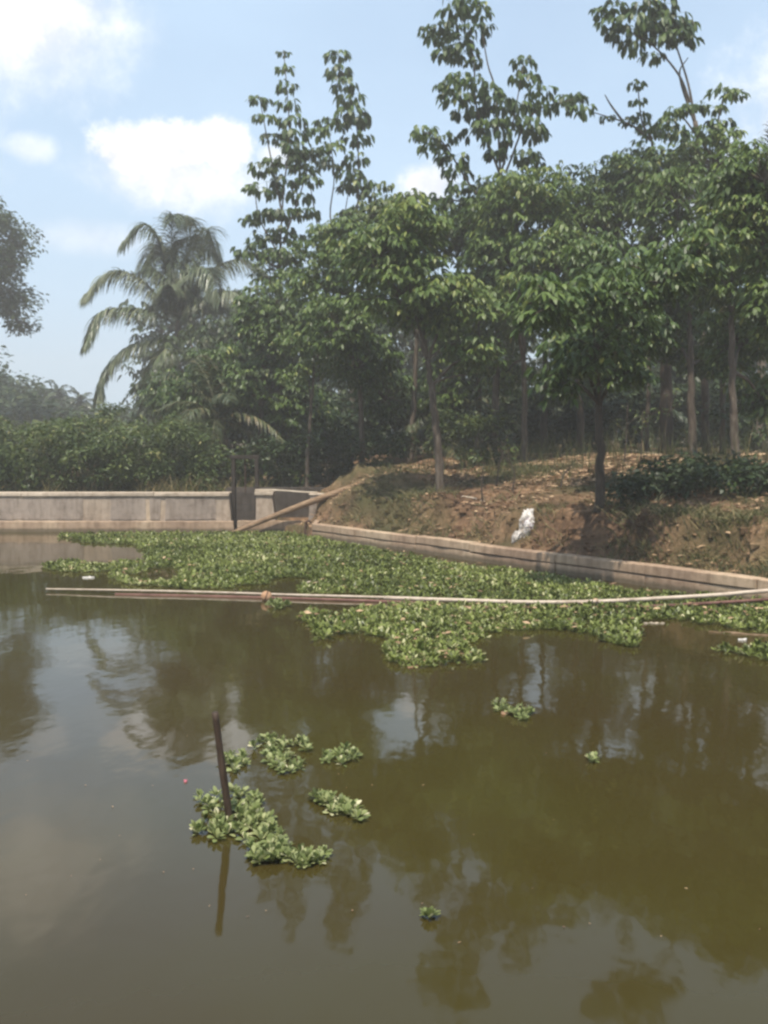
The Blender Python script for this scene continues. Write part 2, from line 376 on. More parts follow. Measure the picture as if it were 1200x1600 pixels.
# ------------------------------------------------------------------ retaining wall with sluice
def prism(mb, x0t, x1t, x0b, x1b, yf_t, yf_b, yb, z0, z1, nseg=1, tone=.5, jit=0):
    """battered wall piece: front face leans back; ends lean too"""
    n_ = nseg+1; a = np.linspace(0, 1, n_)
    V = []
    for z, xa, xb, yf in ((z0, x0b, x1b, yf_b), (z1, x0t, x1t, yf_t)):
        for k in a:
            j = rng.uniform(-jit, jit, 2)
            V.append((xa+(xb-xa)*k, yf+j[0], z+(j[1] if z == z1 else 0)))
        for k in a: V.append((xa+(xb-xa)*k, yb, z))
    V = np.array(V); f0, b0, f1, b1 = 0, n_, 2*n_, 3*n_; Q = []
    for k in range(nseg):
        Q += [(f0+k, f0+k+1, f1+k+1, f1+k), (b0+k+1, b0+k, b1+k, b1+k+1), (f1+k, f1+k+1, b1+k+1, b1+k), (b0+k, b0+k+1, f0+k+1, f0+k)]
    Q += [(f0+0, f1+0, b1+0, b0+0), (f0+nseg, b0+nseg, b1+nseg, f1+nseg)]
    mb.add(V, Q, tone)
rw = empty('retaining_wall', (-12, WALL_Y, 0))
tag(rw, 'long weathered concrete retaining wall with pale coping along the far left bank', 'wall')
b = MB(); prism(b, -34, -3.73, -34, -3.60, 24.62, 24.50, 25.05, -.6, .835, 60, jit=.006); b.build('wall_face', M['conc'], rw)
b = MB()
xs = -34.0
while xs < -3.8:
    w_ = min(rng.uniform(2.2, 3.4), -3.72-xs); z_ = .915+rng.uniform(-.008, .012)
    prism(b, xs+.004, xs+w_-.004, xs+.004, xs+w_-.004, 24.575, 24.57, 25.09, z_-.078, z_+.012, 5, jit=.007); xs += w_
o = b.build('coping', M['conc_lip'], rw); bevel(o, .012)
b = MB(); prism(b, -34, -3.60, -34, -3.52, 24.38, 24.36, 24.498, -.6, .255, 60, jit=.01); o = b.build('footing', M['conc_tan'], rw); bevel(o, .015)
for (pa, pb) in ((-8, 128), (172, 226), (232, 250), (258, 336)):
    xa = (pa-600)*24.55/1600; xb = (pb-600)*24.55/1600; b = MB()
    za, zb = .29, .80
    ya = lambda z: 24.62-(.87-z)*.12/1.47 - .012
    n_ = 12; tt = np.linspace(0, 1, n_+1); lo = za+rng.uniform(-.015, .015, n_+1); hi = zb+rng.uniform(-.03, .01, n_+1)
    V = [(xa+(xb-xa)*k + (rng.uniform(-.03, .03)), ya(l), l) for k, l in zip(tt, lo)] + [(xa+(xb-xa)*k, ya(h_), h_) for k, h_ in zip(tt, hi)]
    V = np.array(V); V2 = V+np.array([0, .008, 0]); n1_ = n_+1
    Q = [(k, k+1, n1_+k+1, n1_+k) for k in range(n_)]
    Q += [(n1_+k, n1_+k+1, 3*n1_+k+1, 3*n1_+k) for k in range(n_)] + [(0, n1_, 3*n1_, 2*n1_), (n_, 2*n1_+n_, 3*n1_+n_, n1_+n_)]
    b.add(np.vstack([V, V2]), Q); b.build('plaster_patch', M['conc_grey'], rw)
# the pier between the two openings
pr = empty('concrete_pier', (-2.87, WALL_Y, 0))
tag(pr, 'short battered concrete pier between the two openings of the outlet', 'pier')
b = MB(); prism(b, -3.08, -2.70, -3.08, -2.52, 24.62, 24.45, 25.05, -.4, .865, 4, jit=.006); b.build('pier_block', M['conc'], pr)
b = MB(); prism(b, -3.11, -2.66, -3.11, -2.67, 24.58, 24.57, 25.09, .868, .955, 3, jit=.005); o = b.build('coping', M['conc_lip'], pr); bevel(o, .01)
pr = empty('concrete_pier', (-1.58, WALL_Y, 0))
tag(pr, 'grey concrete pier behind the leaning log at the end of the outlet', 'pier')
b = MB(); prism(b, -1.78, -1.40, -1.86, -1.36, 24.62, 24.47, 25.05, -.4, .87, 4, jit=.008); b.build('pier_block', M['conc_grey'], pr)
b = MB(); prism(b, -1.80, -1.38, -1.81, -1.375, 24.60, 24.59, 25.07, .87, .905, 3, jit=.005); o = b.build('coping', M['conc_lip'], pr); bevel(o, .008)
b = MB(); prism(b, -3.50, -1.66, -3.50, -1.66, 24.36, 24.33, 24.445, -.5, .27, 14, jit=.02)
o = b.build('low_sill_wall', M['conc_tan']); bevel(o, .015); tag(o, 'low tan concrete sill across the outlet, at the foot of the leaning log', 'sill')
# sluice box: slab, frame, boards
sg = empty('sluice_gate', (-3.4, 24.9, 0))
tag(sg, 'dark wooden sluice gate frame standing in the gap of the concrete wall', 'sluice gate')
for x_ in (-3.66, -3.10):
    b = MB(); box(b, (x_, 24.95, .95), (.09, .12, 1.75), jit=.006); o = b.build('gate_post', M['wood_dark'], sg); bevel(o, .008)
b = MB(); box(b, (-3.38, 24.94, 1.78), (.72, .11, .09), jit=.006); o = b.build('lintel', M['wood_dark'], sg); bevel(o, .008)
b = MB()
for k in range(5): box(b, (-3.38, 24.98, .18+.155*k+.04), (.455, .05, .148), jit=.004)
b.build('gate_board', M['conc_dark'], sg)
b = MB(); tube(b, [(-3.38, 24.98, .9), (-3.385, 24.97, 1.73)], .016, 8); b.build('lifting_rod', M['iron'], sg)
# channel side and back behind the openings
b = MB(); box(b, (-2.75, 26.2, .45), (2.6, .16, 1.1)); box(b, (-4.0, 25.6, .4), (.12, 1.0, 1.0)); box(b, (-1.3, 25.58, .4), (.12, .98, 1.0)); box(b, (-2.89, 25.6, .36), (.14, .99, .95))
o = b.build('outlet_channel', M['conc_dark']); tag(o, 'channel walls, colour darkened for shade, seen through the openings of the outlet', 'channel')
# plank over the second opening
b = MB(); V0, V1 = np.array([-3.12, 24.80, .985]), np.array([-1.62, 24.82, .925])
pts = np.linspace(V0, V1, 8); pts[:, 2] += np.array([0, .012, .02, .015, .01, .0, -.004, 0])
Vb = []
for p_ in pts:
    for a_, c_ in ((-.09, -.014), (.09, -.014), (.09, .014), (-.09, .014)): Vb.append(p_+np.array([0, a_, c_]))
Q = []
for k in range(7):
    for j in range(4): Q.append((k*4+j, k*4+(j+1) % 4, k*4+4+(j+1) % 4, k*4+4+j))
Q += [(3, 2, 1, 0), (28, 29, 30, 31)]
b.add(Vb, Q); o = b.build('plank', M['pale_wood']); bevel(o, .005); tag(o, 'thin bleached plank laid flat across the outlet opening', 'plank')
# leaning log
b = MB(); lp = catmull([P(350, 836, 24.22)+np.array([0, 0, -.03]), P(400, 818, 24.2), P(470, 790, 24.22), P(548, 763, 24.3), P(590, 749, 24.5)], 7)
tube(b, lp, np.linspace(.045, .105, len(lp)), 10, wob=.06); o = b.build('log', M['wood'], smooth=True)
tag(o, 'long bare log leaning from the water up onto the earth mound', 'log')

# ------------------------------------------------------------------ kerb along the right bank
kb = empty('kerb_wall', (K0[0], K0[1], 0))
tag(kb, 'low tan concrete kerb wall running along the right bank of the pond', 'wall')
KL = 20.5
def kpt(t, off, z): p_ = K0+KD*t+KN*off; return (p_[0], p_[1], z)
def kseg(mb, t0, t1, o0, o1, z0, z1, jit=.004, ns=4, dz=0):
    tt = np.linspace(t0, t1, ns+1); V = []
    for k in tt:
        j = rng.uniform(-jit, jit, 2)
        V += [kpt(k, o0+j[0], z0), kpt(k, o1, z0), kpt(k, o1, z1+j[1]+dz), kpt(k, o0+j[0], z1+j[1]+dz)]
    Q = []
    for k in range(ns):
        for j in range(4): Q.append((k*4+j, k*4+4+j, k*4+4+(j+1) % 4, k*4+(j+1) % 4))
    Q += [(0, 1, 2, 3), (ns*4+3, ns*4+2, ns*4+1, ns*4)]
    mb.add(V, Q)
t = 0.0; cuts = [0]
while t < KL: t += rng.uniform(1.1, 2.3); cuts.append(min(t, KL))
for a_, b_ in zip(cuts[:-1], cuts[1:]):
    if b_-a_ < .1: continue
    hz = .315+rng.uniform(-.012, .015); of = rng.uniform(-.012, .012)
    b = MB(); kseg(b, a_+.004, b_-.004, .004+of, .20, -.5, hz-.162, .007); o = b.build('lower_course', M['conc_tan'], kb); bevel(o, .012)
    b = MB(); kseg(b, a_+.006, b_-.006, -.008+of, .22, hz-.145, hz, .006); o = b.build('cap_course', M['conc_tan'], kb); bevel(o, .014)
b = MB()
for yy in np.arange(22.92, 24.3, .34): box(b, (-1.56, yy+.17, .02), (.12, .335, .58), jit=.008)
o = b.build('return_wall', M['conc_tan'], kb); bevel(o, .01)
# pipe stub at the corner
b = MB(); tube(b, catmull([(-1.63, 22.95, .33), (-1.72, 22.85, .36), (-1.76, 22.84, .25), (-1.76, 22.84, .02)], 5), .022, 8); o = b.build('drain_pipe', M['iron'], smooth=True)
tag(o, 'small dark bent pipe hooked over the corner of the kerb', 'pipe')

# ------------------------------------------------------------------ foliage builders
PROF3 = [.25, 1.0, .85, .12]; PROF2 = [.3, 1.0, .15]
def whorls(mb, mbt, C, S, tone=.5, K=12, tv=.28, petiole=True, droop=1.0, tier=False):
    """umbrella-like whorls: long petioles each with three drooping leaflets"""
    C = np.asarray(C, float).reshape(-1, 3); Mn = len(C); S = np.broadcast_to(S, (Mn,)).astype(float)
    tone = np.broadcast_to(tone, (Mn,))
    az = (np.arange(K)[None]/K*6.283*1.0 + rng.uniform(0, 6.28, (Mn, 1)) + rng.uniform(-.4, .4, (Mn, K)))
    el = rng.uniform(-.05, .45, (Mn, K)) if tier else rng.uniform(-.35, .75, (Mn, K)); ln = rng.uniform(.55, 1.05, (Mn, K))*(.85+.25*np.cos(el))
    d = np.stack([np.cos(az)*np.cos(el), np.sin(az)*np.cos(el), np.sin(el)], -1)
    pl = (S[:, None]*.34*ln)[..., None]
    st = C[:, None] + np.zeros_like(d); st[..., 2] += (rng.uniform(-.05, .05, (Mn, K)) if tier else rng.uniform(-.12, .10, (Mn, K)))*S[:, None]
    end = st + d*pl; end[..., 2] -= pl[..., 0]*.12
    if petiole:
        v, q, s_ = strips(st.reshape(-1, 3), (end-st).reshape(-1, 3), np.linalg.norm(end-st, axis=-1).ravel(), .014*np.repeat(S, K), .1, [1, .7])
        mb.add(v, q, .55)
    la = az[..., None] + np.array([-.75, 0, .75]) + rng.uniform(-.25, .25, (Mn, K, 3))
    le = -rng.uniform(.15, 1.0, (Mn, K, 3))*droop
    ld = np.stack([np.cos(la)*np.cos(le), np.sin(la)*np.cos(le), np.sin(le)], -1)
    Ls = S[:, None, None]*rng.uniform(.20, .32, (Mn, K, 3))*np.where(rng.random((Mn, K, 3)) < .06, .3, 1)
    base = np.repeat(end.reshape(-1, 3), 3, 0)
    v, q, s_ = strips(base, ld.reshape(-1, 3), Ls.ravel(), Ls.ravel()*rng.uniform(.27, .38, Mn*K*3)*(1.25 if tier else 1), rng.uniform(.5, 1.7, Mn*K*3)*droop, PROF3, rng.uniform(-.5, .5, Mn*K*3))
    tt = np.repeat(tone, K*3) + rng.normal(0, tv, Mn*K*3)*.6 + np.repeat(rng.normal(0, .1, Mn), K*3)
    tt = np.where(rng.random(len(tt)) < .012, 1.0, np.clip(tt, 0, .92))
    mb.add(v, q, np.repeat(tt, s_))
def leafcloud(mb, C, R, n, size, tone=.5, tv=.22, flat=.4, aspect=.45):
    """n small leaves round each centre"""
    C = np.asarray(C, float).reshape(-1, 3); Mn = len(C); R = np.broadcast_to(R, (Mn,)); tone = np.broadcast_to(tone, (Mn,))
    u = nrm(rng.normal(size=(Mn, n, 3))); r = rng.random((Mn, n, 1))**.45
    p = C[:, None]+u*r*R[:, None, None]*np.array([1, 1, .75])
    d = nrm(u+rng.normal(0, .7, (Mn, n, 3))); d[..., 2] *= flat; d[..., 2] -= .15
    k = Mn*n; sz = size*rng.uniform(.6, 1.3, k)
    v, q, s_ = strips(p.reshape(-1, 3), d.reshape(-1, 3), sz, sz*aspect, .8, PROF2, rng.uniform(-.9, .9, k))
    mb.add(v, q, np.repeat(np.clip(np.repeat(tone, n)+rng.normal(0, tv, k), 0, 1), s_))
def ell(px, py, rx, ry, D, n, dscale=1.0, hollow=.35):
    out = []; k = 0
    mr = D/1600
    while len(out) < n and k < n*40:
        k += 1; u = rng.uniform(-1, 1, 3); l = np.linalg.norm(u)
        if l > 1 or l < hollow: continue
        c = P(px+u[0]*rx, py+u[1]*ry, D) + np.array([0, u[2]*rx*mr*dscale, 0])
        mind = .15
        if all(np.linalg.norm(c-o_) > mind for o_ in out[-40:]) or k > n*15: out.append(c)
    return out
def rubber_tree(label, D, trunk, crowns, pts=(), r=.08, leaf='leaf', bark='bark', tone=.45, ws=1.0, stems=(), group=None, name='rubber_tree', K=12, cat='tree', dens=2.4):
    """trunk: photo pixels from the ground up; crowns: (px, py, rx, ry, count); pts: single whorls (px, py, size)"""
    tp = [P(x, y, D) for x, y in trunk]; bx, by = tp[0][0], tp[0][1]
    tp[0] = np.array([bx, by, gh(bx, by)-.12])
    root = empty(name, (bx, by, gh(bx, by))); tag(root, label, cat, group)
    tr = catmull(tp, 7); tr[1:-1, :2] += rng.normal(0, .012, (len(tr)-2, 2))
    b = MB(); rr = np.linspace(r, r*.55, len(tr)); rr[0] *= 1.35; tube(b, tr, rr, 9, wob=.05); b.build('trunk', M[bark], root, True)
    top = tr[-1]; lb = MB(); bb = MB(); anyb = False
    for (cx, cy, rx, ry, n_, *ex) in crowns:
        Dc = D+(ex[0] if ex else 0); n_ = int(n_*dens)
        C = np.array(ell(cx, cy, rx, ry, Dc, n_)); cc = P(cx, cy+ry*.35, Dc); cc[1] += rng.normal(0, .15)
        hub = top if np.linalg.norm(cc-top) < .4 else cc
        sel = tr[int(len(tr)*.72)] if cc[2] < top[2]+.3 else top
        limb = catmull([sel, (sel+cc)/2+np.array([0, 0, .12]), cc], 5); tube(bb, limb, np.linspace(r*.45, r*.22, len(limb)), 6); anyb = True
        for c in C[::2]:
            mid = (cc*.5+c*.5); mid[2] += .05
            br = catmull([cc, mid, c], 3); tube(bb, br, np.linspace(r*.2, .008, len(br)), 5, cap=False)
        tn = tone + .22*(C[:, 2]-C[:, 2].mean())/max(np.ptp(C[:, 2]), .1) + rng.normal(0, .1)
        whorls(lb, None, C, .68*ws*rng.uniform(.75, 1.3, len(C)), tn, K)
    for st in stems:
        q_ = catmull([P(x, y, D+(dd[0] if dd else 0)) for x, y, *dd in st], 5); tube(bb, q_, np.linspace(.035, .012, len(q_)), 6, cap=False); anyb = True
    if len(pts):
        C = np.array([P(x, y, D+rng.normal(0, .25)) for x, y, *_ in pts]); S = np.array([p_[2] for p_ in pts])
        whorls(lb, None, C, S*ws*1.12, tone+rng.normal(0, .08, len(C)), K+5, droop=1.5, tier=True)
    if anyb: bb.build('branch', M[bark], root, True)
    lb.build('crown', M[leaf], root)
    return root

# ---- tall trees whose shoots stand against the sky
LS = [(443,82,.5),(444,107,.75),(448,134,.85),(451,161,.9),(455,187,1.05),(457,209,1.1),(459,228,1.1),(405,155,.8),(413,182,.8),(422,212,.8),(410,262,1),(425,250,.8),
      (444,282,1.1),(470,262,1),(482,280,.9),(400,291,1),(425,300,1),(406,335,1),(444,330,1.1),(466,304,1),(480,330,.9),(416,370,1),(440,360,1),(460,372,1),(384,392,1),(400,380,.8),(435,392,1),
      (470,240,.9),(489,237,.8),(452,250,1),(430,330,1),(390,345,.7),(420,395,.9),(455,400,1)]
rubber_tree('tall slender rubber tree with a single tiered spire, just right of the coconut palm', 33, [(432,735),(436,600),(438,480),(437,400)], [(435,420,45,40,12)], LS, r=.09, tone=.3, ws=.98,
            stems=[[(437,400),(443,300),(452,220),(449,150),(443,78)], [(440,330),(420,230),(405,150)], [(442,380),(470,300),(489,235)], [(437,400),(405,340),(398,285)], [(436,420),(400,400),(382,390)]])
RS = [(527,84,.95),(531,108,1.0),(538,130,1.0),(546,153,1.1),(547,174,1.15),(558,187,1.1),(558,216,1.1),(555,248,1.05),(549,270,1.05),(562,286,1.1),(566,322,1.1),(579,335,.9),(575,300,.9),
      (511,190,1.0),(497,204,.95),(517,228,1.05),(517,258,.9),(530,195,.8),(505,246,.8),(545,290,.9),(552,330,.9),(540,345,.9)]
rubber_tree('tall slender rubber tree with two narrow shoots, right of the single tiered spire', 34, [(548,725),(552,560),(550,470),(545,400)], [(545,400,50,35,12)], RS, r=.09, tone=.32, ws=.98,
            stems=[[(545,400),(558,330),(560,250),(556,190),(540,130),(526,78)], [(545,400),(538,350),(545,295)], [(530,400),(516,338),(522,275),(512,188)], [(505,400),(490,320),(485,290)]])
MS = [(712,10,1),(730,0,.9),(748,15,.9),(748,43,1),(683,53,.9),(700,40,.9),(717,63,1.05),(697,82,1),(726,82,1),(668,45,.6),(740,97,.6),(717,118,.9),(741,126,.9),(712,150,1),(731,174,1),(765,140,1),(818,97,.85),(818,121,.9),
      (847,140,.9),(780,160,1.05),(813,164,1.05),(842,164,1),(789,188,1),(828,193,1.1),(760,193,1),(741,203,.9),(837,210,1),(779,213,1),(895,150,.9),(881,164,.8),(910,169,.85),(775,237,.8),(823,240,.9),(828,254,.9),
      (663,203,.8),(692,215,.9),(673,227,.9),(707,246,1),(712,264,1),(717,290,.9),(676,309,.8),(712,309,.9),(738,314,.9),(695,320,.8),(655,212,.6),(750,170,.9),(700,132,.8)]
rubber_tree('tall dark rubber tree in the middle with loose heavy clumps high above the canopy', 27, [(772,722),(776,560),(780,420),(782,275)], [(785,300,50,30,10)], MS, r=.10, tone=.22, ws=.92,
            stems=[[(782,275),(775,150),(762,100),(752,40)], [(782,275),(745,170),(740,90),(720,30)], [(782,275),(800,200),(818,100)], [(790,270),(830,180),(895,155)], [(770,330),(735,290),(690,220),(660,205)], [(775,350),(730,318),(676,310)]])
RR = [(958,8,.8),(953,34,.8),(973,50,.95),(992,66,.95),(1021,85,.7),(1007,8,1),(1030,5,1.05),(1045,28,1.15),(1062,38,1.05),(1031,30,1.1),(1068,56,.9),(987,28,.95),(1050,55,.9),(940,18,.6),(1015,45,.9),(1035,60,.7)]
rubber_tree('tall leaning rubber tree with bare stem and drooping top at upper right', 26, [(1104,712),(1100,560),(1096,400),(1092,260),(1086,190)], [(1085,260,45,45,12)], RR, r=.11, tone=.22, ws=.95,
            stems=[[(1086,190),(1075,130),(1055,66),(1045,25)], [(1078,160),(1060,116),(1021,72),(975,45)], [(1088,200),(1062,120),(1075,90)]])
R2 = [(995,131,.6),(997,158,.6),(1002,181,.7),(1011,197,.8),(982,188,.6),(949,184,.5),(1020,205,.8)]
rubber_tree('thin sapling crown with two small umbrella tufts above the right canopy', 27, [(1010,705),(1015,500),(1022,300),(1018,215)], [(1020,260,45,35,10)], R2, r=.06, tone=.35, ws=.85,
            stems=[[(1018,215),(1003,190),(996,128)], [(1018,220),(985,195),(929,176)], [(975,192),(955,165),(945,148)]])
R3 = [(1118,168,.7),(1130,140,.8),(1147,146,.75),(1055,174,.7),(1068,168,.6),(1084,166,.8),(1040,190,.8),(1125,190,.8),(1108,200,.9),(1140,205,.9),(1060,205,.9)]
rubber_tree('wispy rubber tree with airy light tufts at the right skyline', 25, [(1128,716),(1130,560),(1128,400),(1122,250)], [(1115,250,60,45,18)], R3, r=.07, tone=.45, ws=.85,
            stems=[[(1122,250),(1122,190),(1135,138)], [(1120,255),(1080,200),(1060,174)]])
# ---- the canopy over the bank
rubber_tree('young rubber tree with a pale forked trunk on the bank, nearest the middle', 21.5, [(690,776),(683,680),(675,610),(668,562)],
            [(640,455,80,60,36), (590,400,70,45,22), (705,470,60,45,20), (738,548,42,20,8), (640,350,60,32,18)], r=.10, tone=.48, stems=[[(668,562),(652,500),(630,455)], [(668,562),(700,540),(735,535)], [(674,600),(700,590),(730,585)]])
rubber_tree('bank rubber tree with dark lower trunk and bright layered crown, right of the white sack', 17.0, [(937,806),(938,720),(935,640),(935,580)],
            [(960,440,62,50,16,1.6), (925,400,50,40,10,2.2), (945,500,58,38,12,-.8), (900,540,42,40,9,-1.6), (1010,515,45,32,8,.6), (872,590,30,18,4,-1.9), (975,575,40,22,6,-.8), (925,540,50,34,7,-2.4), (865,470,65,42,10,-3.2), (950,455,55,36,8,-2.9), (1030,430,65,45,10,-2.3), (1085,385,60,42,9,-1.6)], r=.085, bark='bark_dark', tone=.36, ws=.85)
rubber_tree('straight pale trunked rubber tree standing behind the shaded bank at right', 24, [(1084,706),(1080,620),(1078,500)], [(1070,400,80,75,40), (1050,310,65,50,22), (1050,510,60,50,24,1), (1110,560,45,35,12,.5)], r=.11, tone=.42)
rubber_tree('pale trunked rubber tree nearest the right edge of the bank', 21, [(1149,742),(1146,640),(1142,490)], [(1140,410,75,80,40), (1165,310,60,60,26), (1160,520,55,55,26,1.2), (1190,610,40,45,16,1.2)], r=.10, tone=.55)
rubber_tree('thick dark trunked tree deep in the grove at right', 27, [(1042,690),(1041,600),(1038,470)], [(995,280,75,50,34), (960,350,70,55,26)], r=.20, bark='bark_dark', tone=.42)
rubber_tree('rubber tree with wide light green crown below the tall dark one', 25.5, [(820,718),(820,620),(815,480)], [(825,320,80,60,44), (800,400,70,50,26), (870,400,60,55,22,-1.5), (800,470,55,50,18,-1.5), (810,490,55,45,22,1.2), (790,570,45,45,16,2)], r=.09, tone=.55, leaf='leaf')
rubber_tree('rubber tree with short stout trunk at the edge of the sunlit clearing', 28, [(907,724),(906,640),(902,450)], [(905,320,75,60,38), (890,400,80,50,26), (930,500,75,60,34,1), (900,600,45,35,14,1.5)], r=.13, bark='bark_dark', tone=.45)
rubber_tree('rubber tree with thin pale stem above the log and mound', 27, [(567,712),(563,620),(552,500)], [(520,430,75,65,40), (545,370,60,32,18), (530,500,60,50,24,-2), (560,560,55,45,24,-1), (600,610,50,40,18,2)], r=.08, tone=.40)
rubber_tree('small rubber tree with a bright flat topped crown before the dark left thicket', 27, [(478,752),(484,660),(490,590)], [(492,535,56,22,20), (480,580,45,20,8)], [(480,505,.8),(470,515,.7)], r=.06, tone=.62, ws=.8)
rubber_tree('shadowy rubber tree behind the right side of the coconut palm', 30, [(405,748),(410,620),(412,500)], [(420,490,52,60,32), (445,520,55,55,24), (420,600,65,50,30), (470,640,50,40,20)], r=.10, tone=.33, leaf='leaf')
rubber_tree('sunlit crown of a rubber tree leaning in at the right margin', 16.8, [(1275,800),(1260,640),(1235,440)], [(1185,270,60,50,20), (1200,360,65,55,22), (1215,470,50,60,16), (1150,330,50,40,10)], r=.10, tone=.5, ws=.85)
rubber_tree('slim rubber tree in the second row behind the forked trunk', 29, [(745,708),(748,600),(750,450)], [(735,370,60,55,30), (770,440,60,55,26), (720,530,60,60,34), (700,610,50,40,20), (765,350,50,45,16,-2.5), (745,455,45,40,14,-3)], r=.09, tone=.36, leaf='leaf')
rubber_tree('rubber tree with loose pale top left of the tall dark one', 28.5, [(640,716),(648,600),(655,420)], [(670,370,55,40,24), (610,340,50,32,18)], [(600,290,.6),(640,302,.9),(622,310,.8),(655,320,.8),(595,318,.7)], r=.08, tone=.5, leaf='leaf_light')
rubber_tree('round topped tree in front of the coconut palm trunk', 31, [(330,735),(336,640),(340,590)], [(350,575,55,40,28), (305,620,50,36,20), (370,600,55,45,24), (320,650,60,30,18)], r=.10, tone=.35, leaf='leaf')
rubber_tree('low dark tree under the lowest coconut frond', 33, [(262,730),(262,680),(262,640)], [(268,615,38,40,18), (300,660,45,30,14)], r=.09, tone=.32, leaf='leaf')
rubber_tree('rubber tree with a dark trunk showing against a gap of sky', 30, [(850,712),(851,620),(853,500)], [(850,450,55,30,16), (880,470,35,25,8)], r=.12, bark='bark_dark', tone=.38)
for k, (px, y0) in enumerate([(300,560),(360,520),(430,500),(500,480),(570,500),(640,490),(705,480),(775,500),(930,470),(985,480),(1050,500),(1110,500),(1175,490),(1230,450)]):
    D = 38+7*rng.random(); px += rng.normal(0, 8)
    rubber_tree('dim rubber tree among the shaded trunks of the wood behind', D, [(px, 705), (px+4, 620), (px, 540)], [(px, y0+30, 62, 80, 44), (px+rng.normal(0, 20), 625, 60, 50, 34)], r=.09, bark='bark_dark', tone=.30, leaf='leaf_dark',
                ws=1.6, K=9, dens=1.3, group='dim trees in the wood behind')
for k, px in enumerate([250,305,360,415,470,525,580,635,690,745,800,880,940,995,1050,1105,1160,1215]):
    D = 56+9*rng.random(); px += rng.normal(0, 12)
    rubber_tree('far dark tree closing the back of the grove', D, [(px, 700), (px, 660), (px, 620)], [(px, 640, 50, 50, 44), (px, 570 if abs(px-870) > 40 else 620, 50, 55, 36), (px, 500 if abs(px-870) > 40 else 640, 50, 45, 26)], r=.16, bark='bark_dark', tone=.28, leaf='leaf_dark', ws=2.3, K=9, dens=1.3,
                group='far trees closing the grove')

# ------------------------------------------------------------------ palms
def frond(lb, rb, pts, Lf, nl, sag=1.5, wid=.045, tone=.5, rr=.022, spread=1.0):
    c = catmull(pts, 7); seg = np.linalg.norm(np.diff(c, axis=0), axis=1); cum = np.concatenate([[0], np.cumsum(seg)]); tot = cum[-1]
    tube(rb, c, np.linspace(rr, .005, len(c)), 5, cap=False)
    s = np.linspace(.12, .995, nl)*tot
    p = np.stack([np.interp(s, cum, c[:, k]) for k in range(3)], 1); tg = nrm(np.stack([np.interp(s+.05, cum, c[:, k])-np.interp(s-.05, cum, c[:, k]) for k in range(3)], 1)+1e-6)
    side = nrm(np.cross(tg, [0, 0, 1.])+1e-6); u = s/tot
    for sg in (-1, 1):
        d = tg*(.5+.25*u[:, None]) + sg*side*.75*spread + np.array([0, 0, .0]) + rng.normal(0, .12, (nl, 3))
        ln = Lf*np.sin(np.clip(u*.80+.14, 0, 1)*np.pi)**.5*rng.uniform(.75, 1.1, nl)
        v, q, s_ = strips(p, d, ln, wid, rng.uniform(.8, 1.3, nl)*sag, [.6, 1, .8, .5, .1], rng.uniform(-.5, .5, nl))
        lb.add(v, q, np.repeat(np.clip(tone+rng.normal(0, .2, nl), 0, 1), s_))
def palm(label, top, base, fronds, Lf=.8, nfr=10, R=3.0, name='coconut_palm', leaf='palm', tone=.5, r=.16, cat='palm tree', nl=70, wid=.05, emin=-.3, group=None, sag=1.5):
    root = empty(name, (base[0], base[1], gh(base[0], base[1]))); tag(root, label, cat, group)
    b = MB(); bp = np.array([base[0], base[1], gh(base[0], base[1])-.15]); c = catmull([bp, bp*.5+top*.5+np.array([.1, 0, 0]), top], 9)
    rad = np.linspace(r*1.2, r*.8, len(c)); rad[0] *= 1.3; rad[1::2] *= 1.06
    tube(b, c, rad, 10); b.build('trunk', M['palm_trunk'], root, True)
    def one(pts, **k):
        lb, rb = MB(), MB(); frond(lb, rb, pts, Lf, nl, wid=wid, sag=sag, tone=tone+rng.normal(0, .1), **k)
        f = lb.build('frond', M[leaf], root); rb.build('midrib', M['twig'], f)
    for pts in fronds: one(pts)
    for k in range(nfr):
        a = k*2.399+rng.uniform(-.2, .2); e = emin+(1.35-emin)*(k/max(nfr-1, 1)); L_ = R*rng.uniform(.8, 1.05)
        d = np.array([math.cos(a)*math.cos(e), math.sin(a)*math.cos(e), math.sin(e)]); p = top.copy(); pts = [p.copy()]
        for j in range(4): p = p+d*L_/4; d = nrm(d+np.array([0, 0, -.34-.1*rng.random()])); pts.append(p.copy())
        one(pts)
    return root
D = 46.0; T = P(280, 500, D)
def fp(*a): return [P(x, y, D+(d_[0] if d_ else 0)) for x, y, *d_ in a]
co = [fp((280,500),(262,430,.3),(247,372,.4),(222,352,.4),(190,382,.2)), fp((278,495),(270,410),(268,355,-.2),(272,336,-.5),(268,345,-1.2)), fp((282,495),(290,410),(292,350,.3),(286,338,.8),(300,352,1.5)),
      fp((284,500),(302,430),(318,372,.5),(326,360,1),(345,415,1.4)), fp((284,505),(310,440,.3),(345,415,.6),(385,408,.8),(430,440,1)), fp((280,505),(246,462,-.2),(205,430,-.5),(168,428,-.7),(130,465,-1)),
      fp((278,510),(240,490,-.5),(195,482,-1),(158,490,-1.4),(132,540,-1.8)), fp((276,515),(240,530,-.4),(200,543,-.8),(165,580,-1),(152,625,-1.2)), fp((284,510),(320,470,-1),(360,455,-2),(395,480,-2.6)),
      fp((280,500),(300,440,-1),(325,420,-2),(345,470,-2.8)), fp((280,500),(262,440,-1),(240,420,-2),(222,470,-3)), fp((278,512),(262,540,-.8),(240,570,-1.4),(225,630,-1.8)), fp((284,512),(320,520,-.8),(350,550,-1.4),(365,610,-1.8)),
      fp((280,498),(265,410,.8),(243,385,1.6),(215,430,2.2)), fp((281,495),(283,400,.8),(300,370,1.8),(330,400,2.6)), fp((280,505),(255,450,.8),(215,455,1.6),(180,500,2.4))]
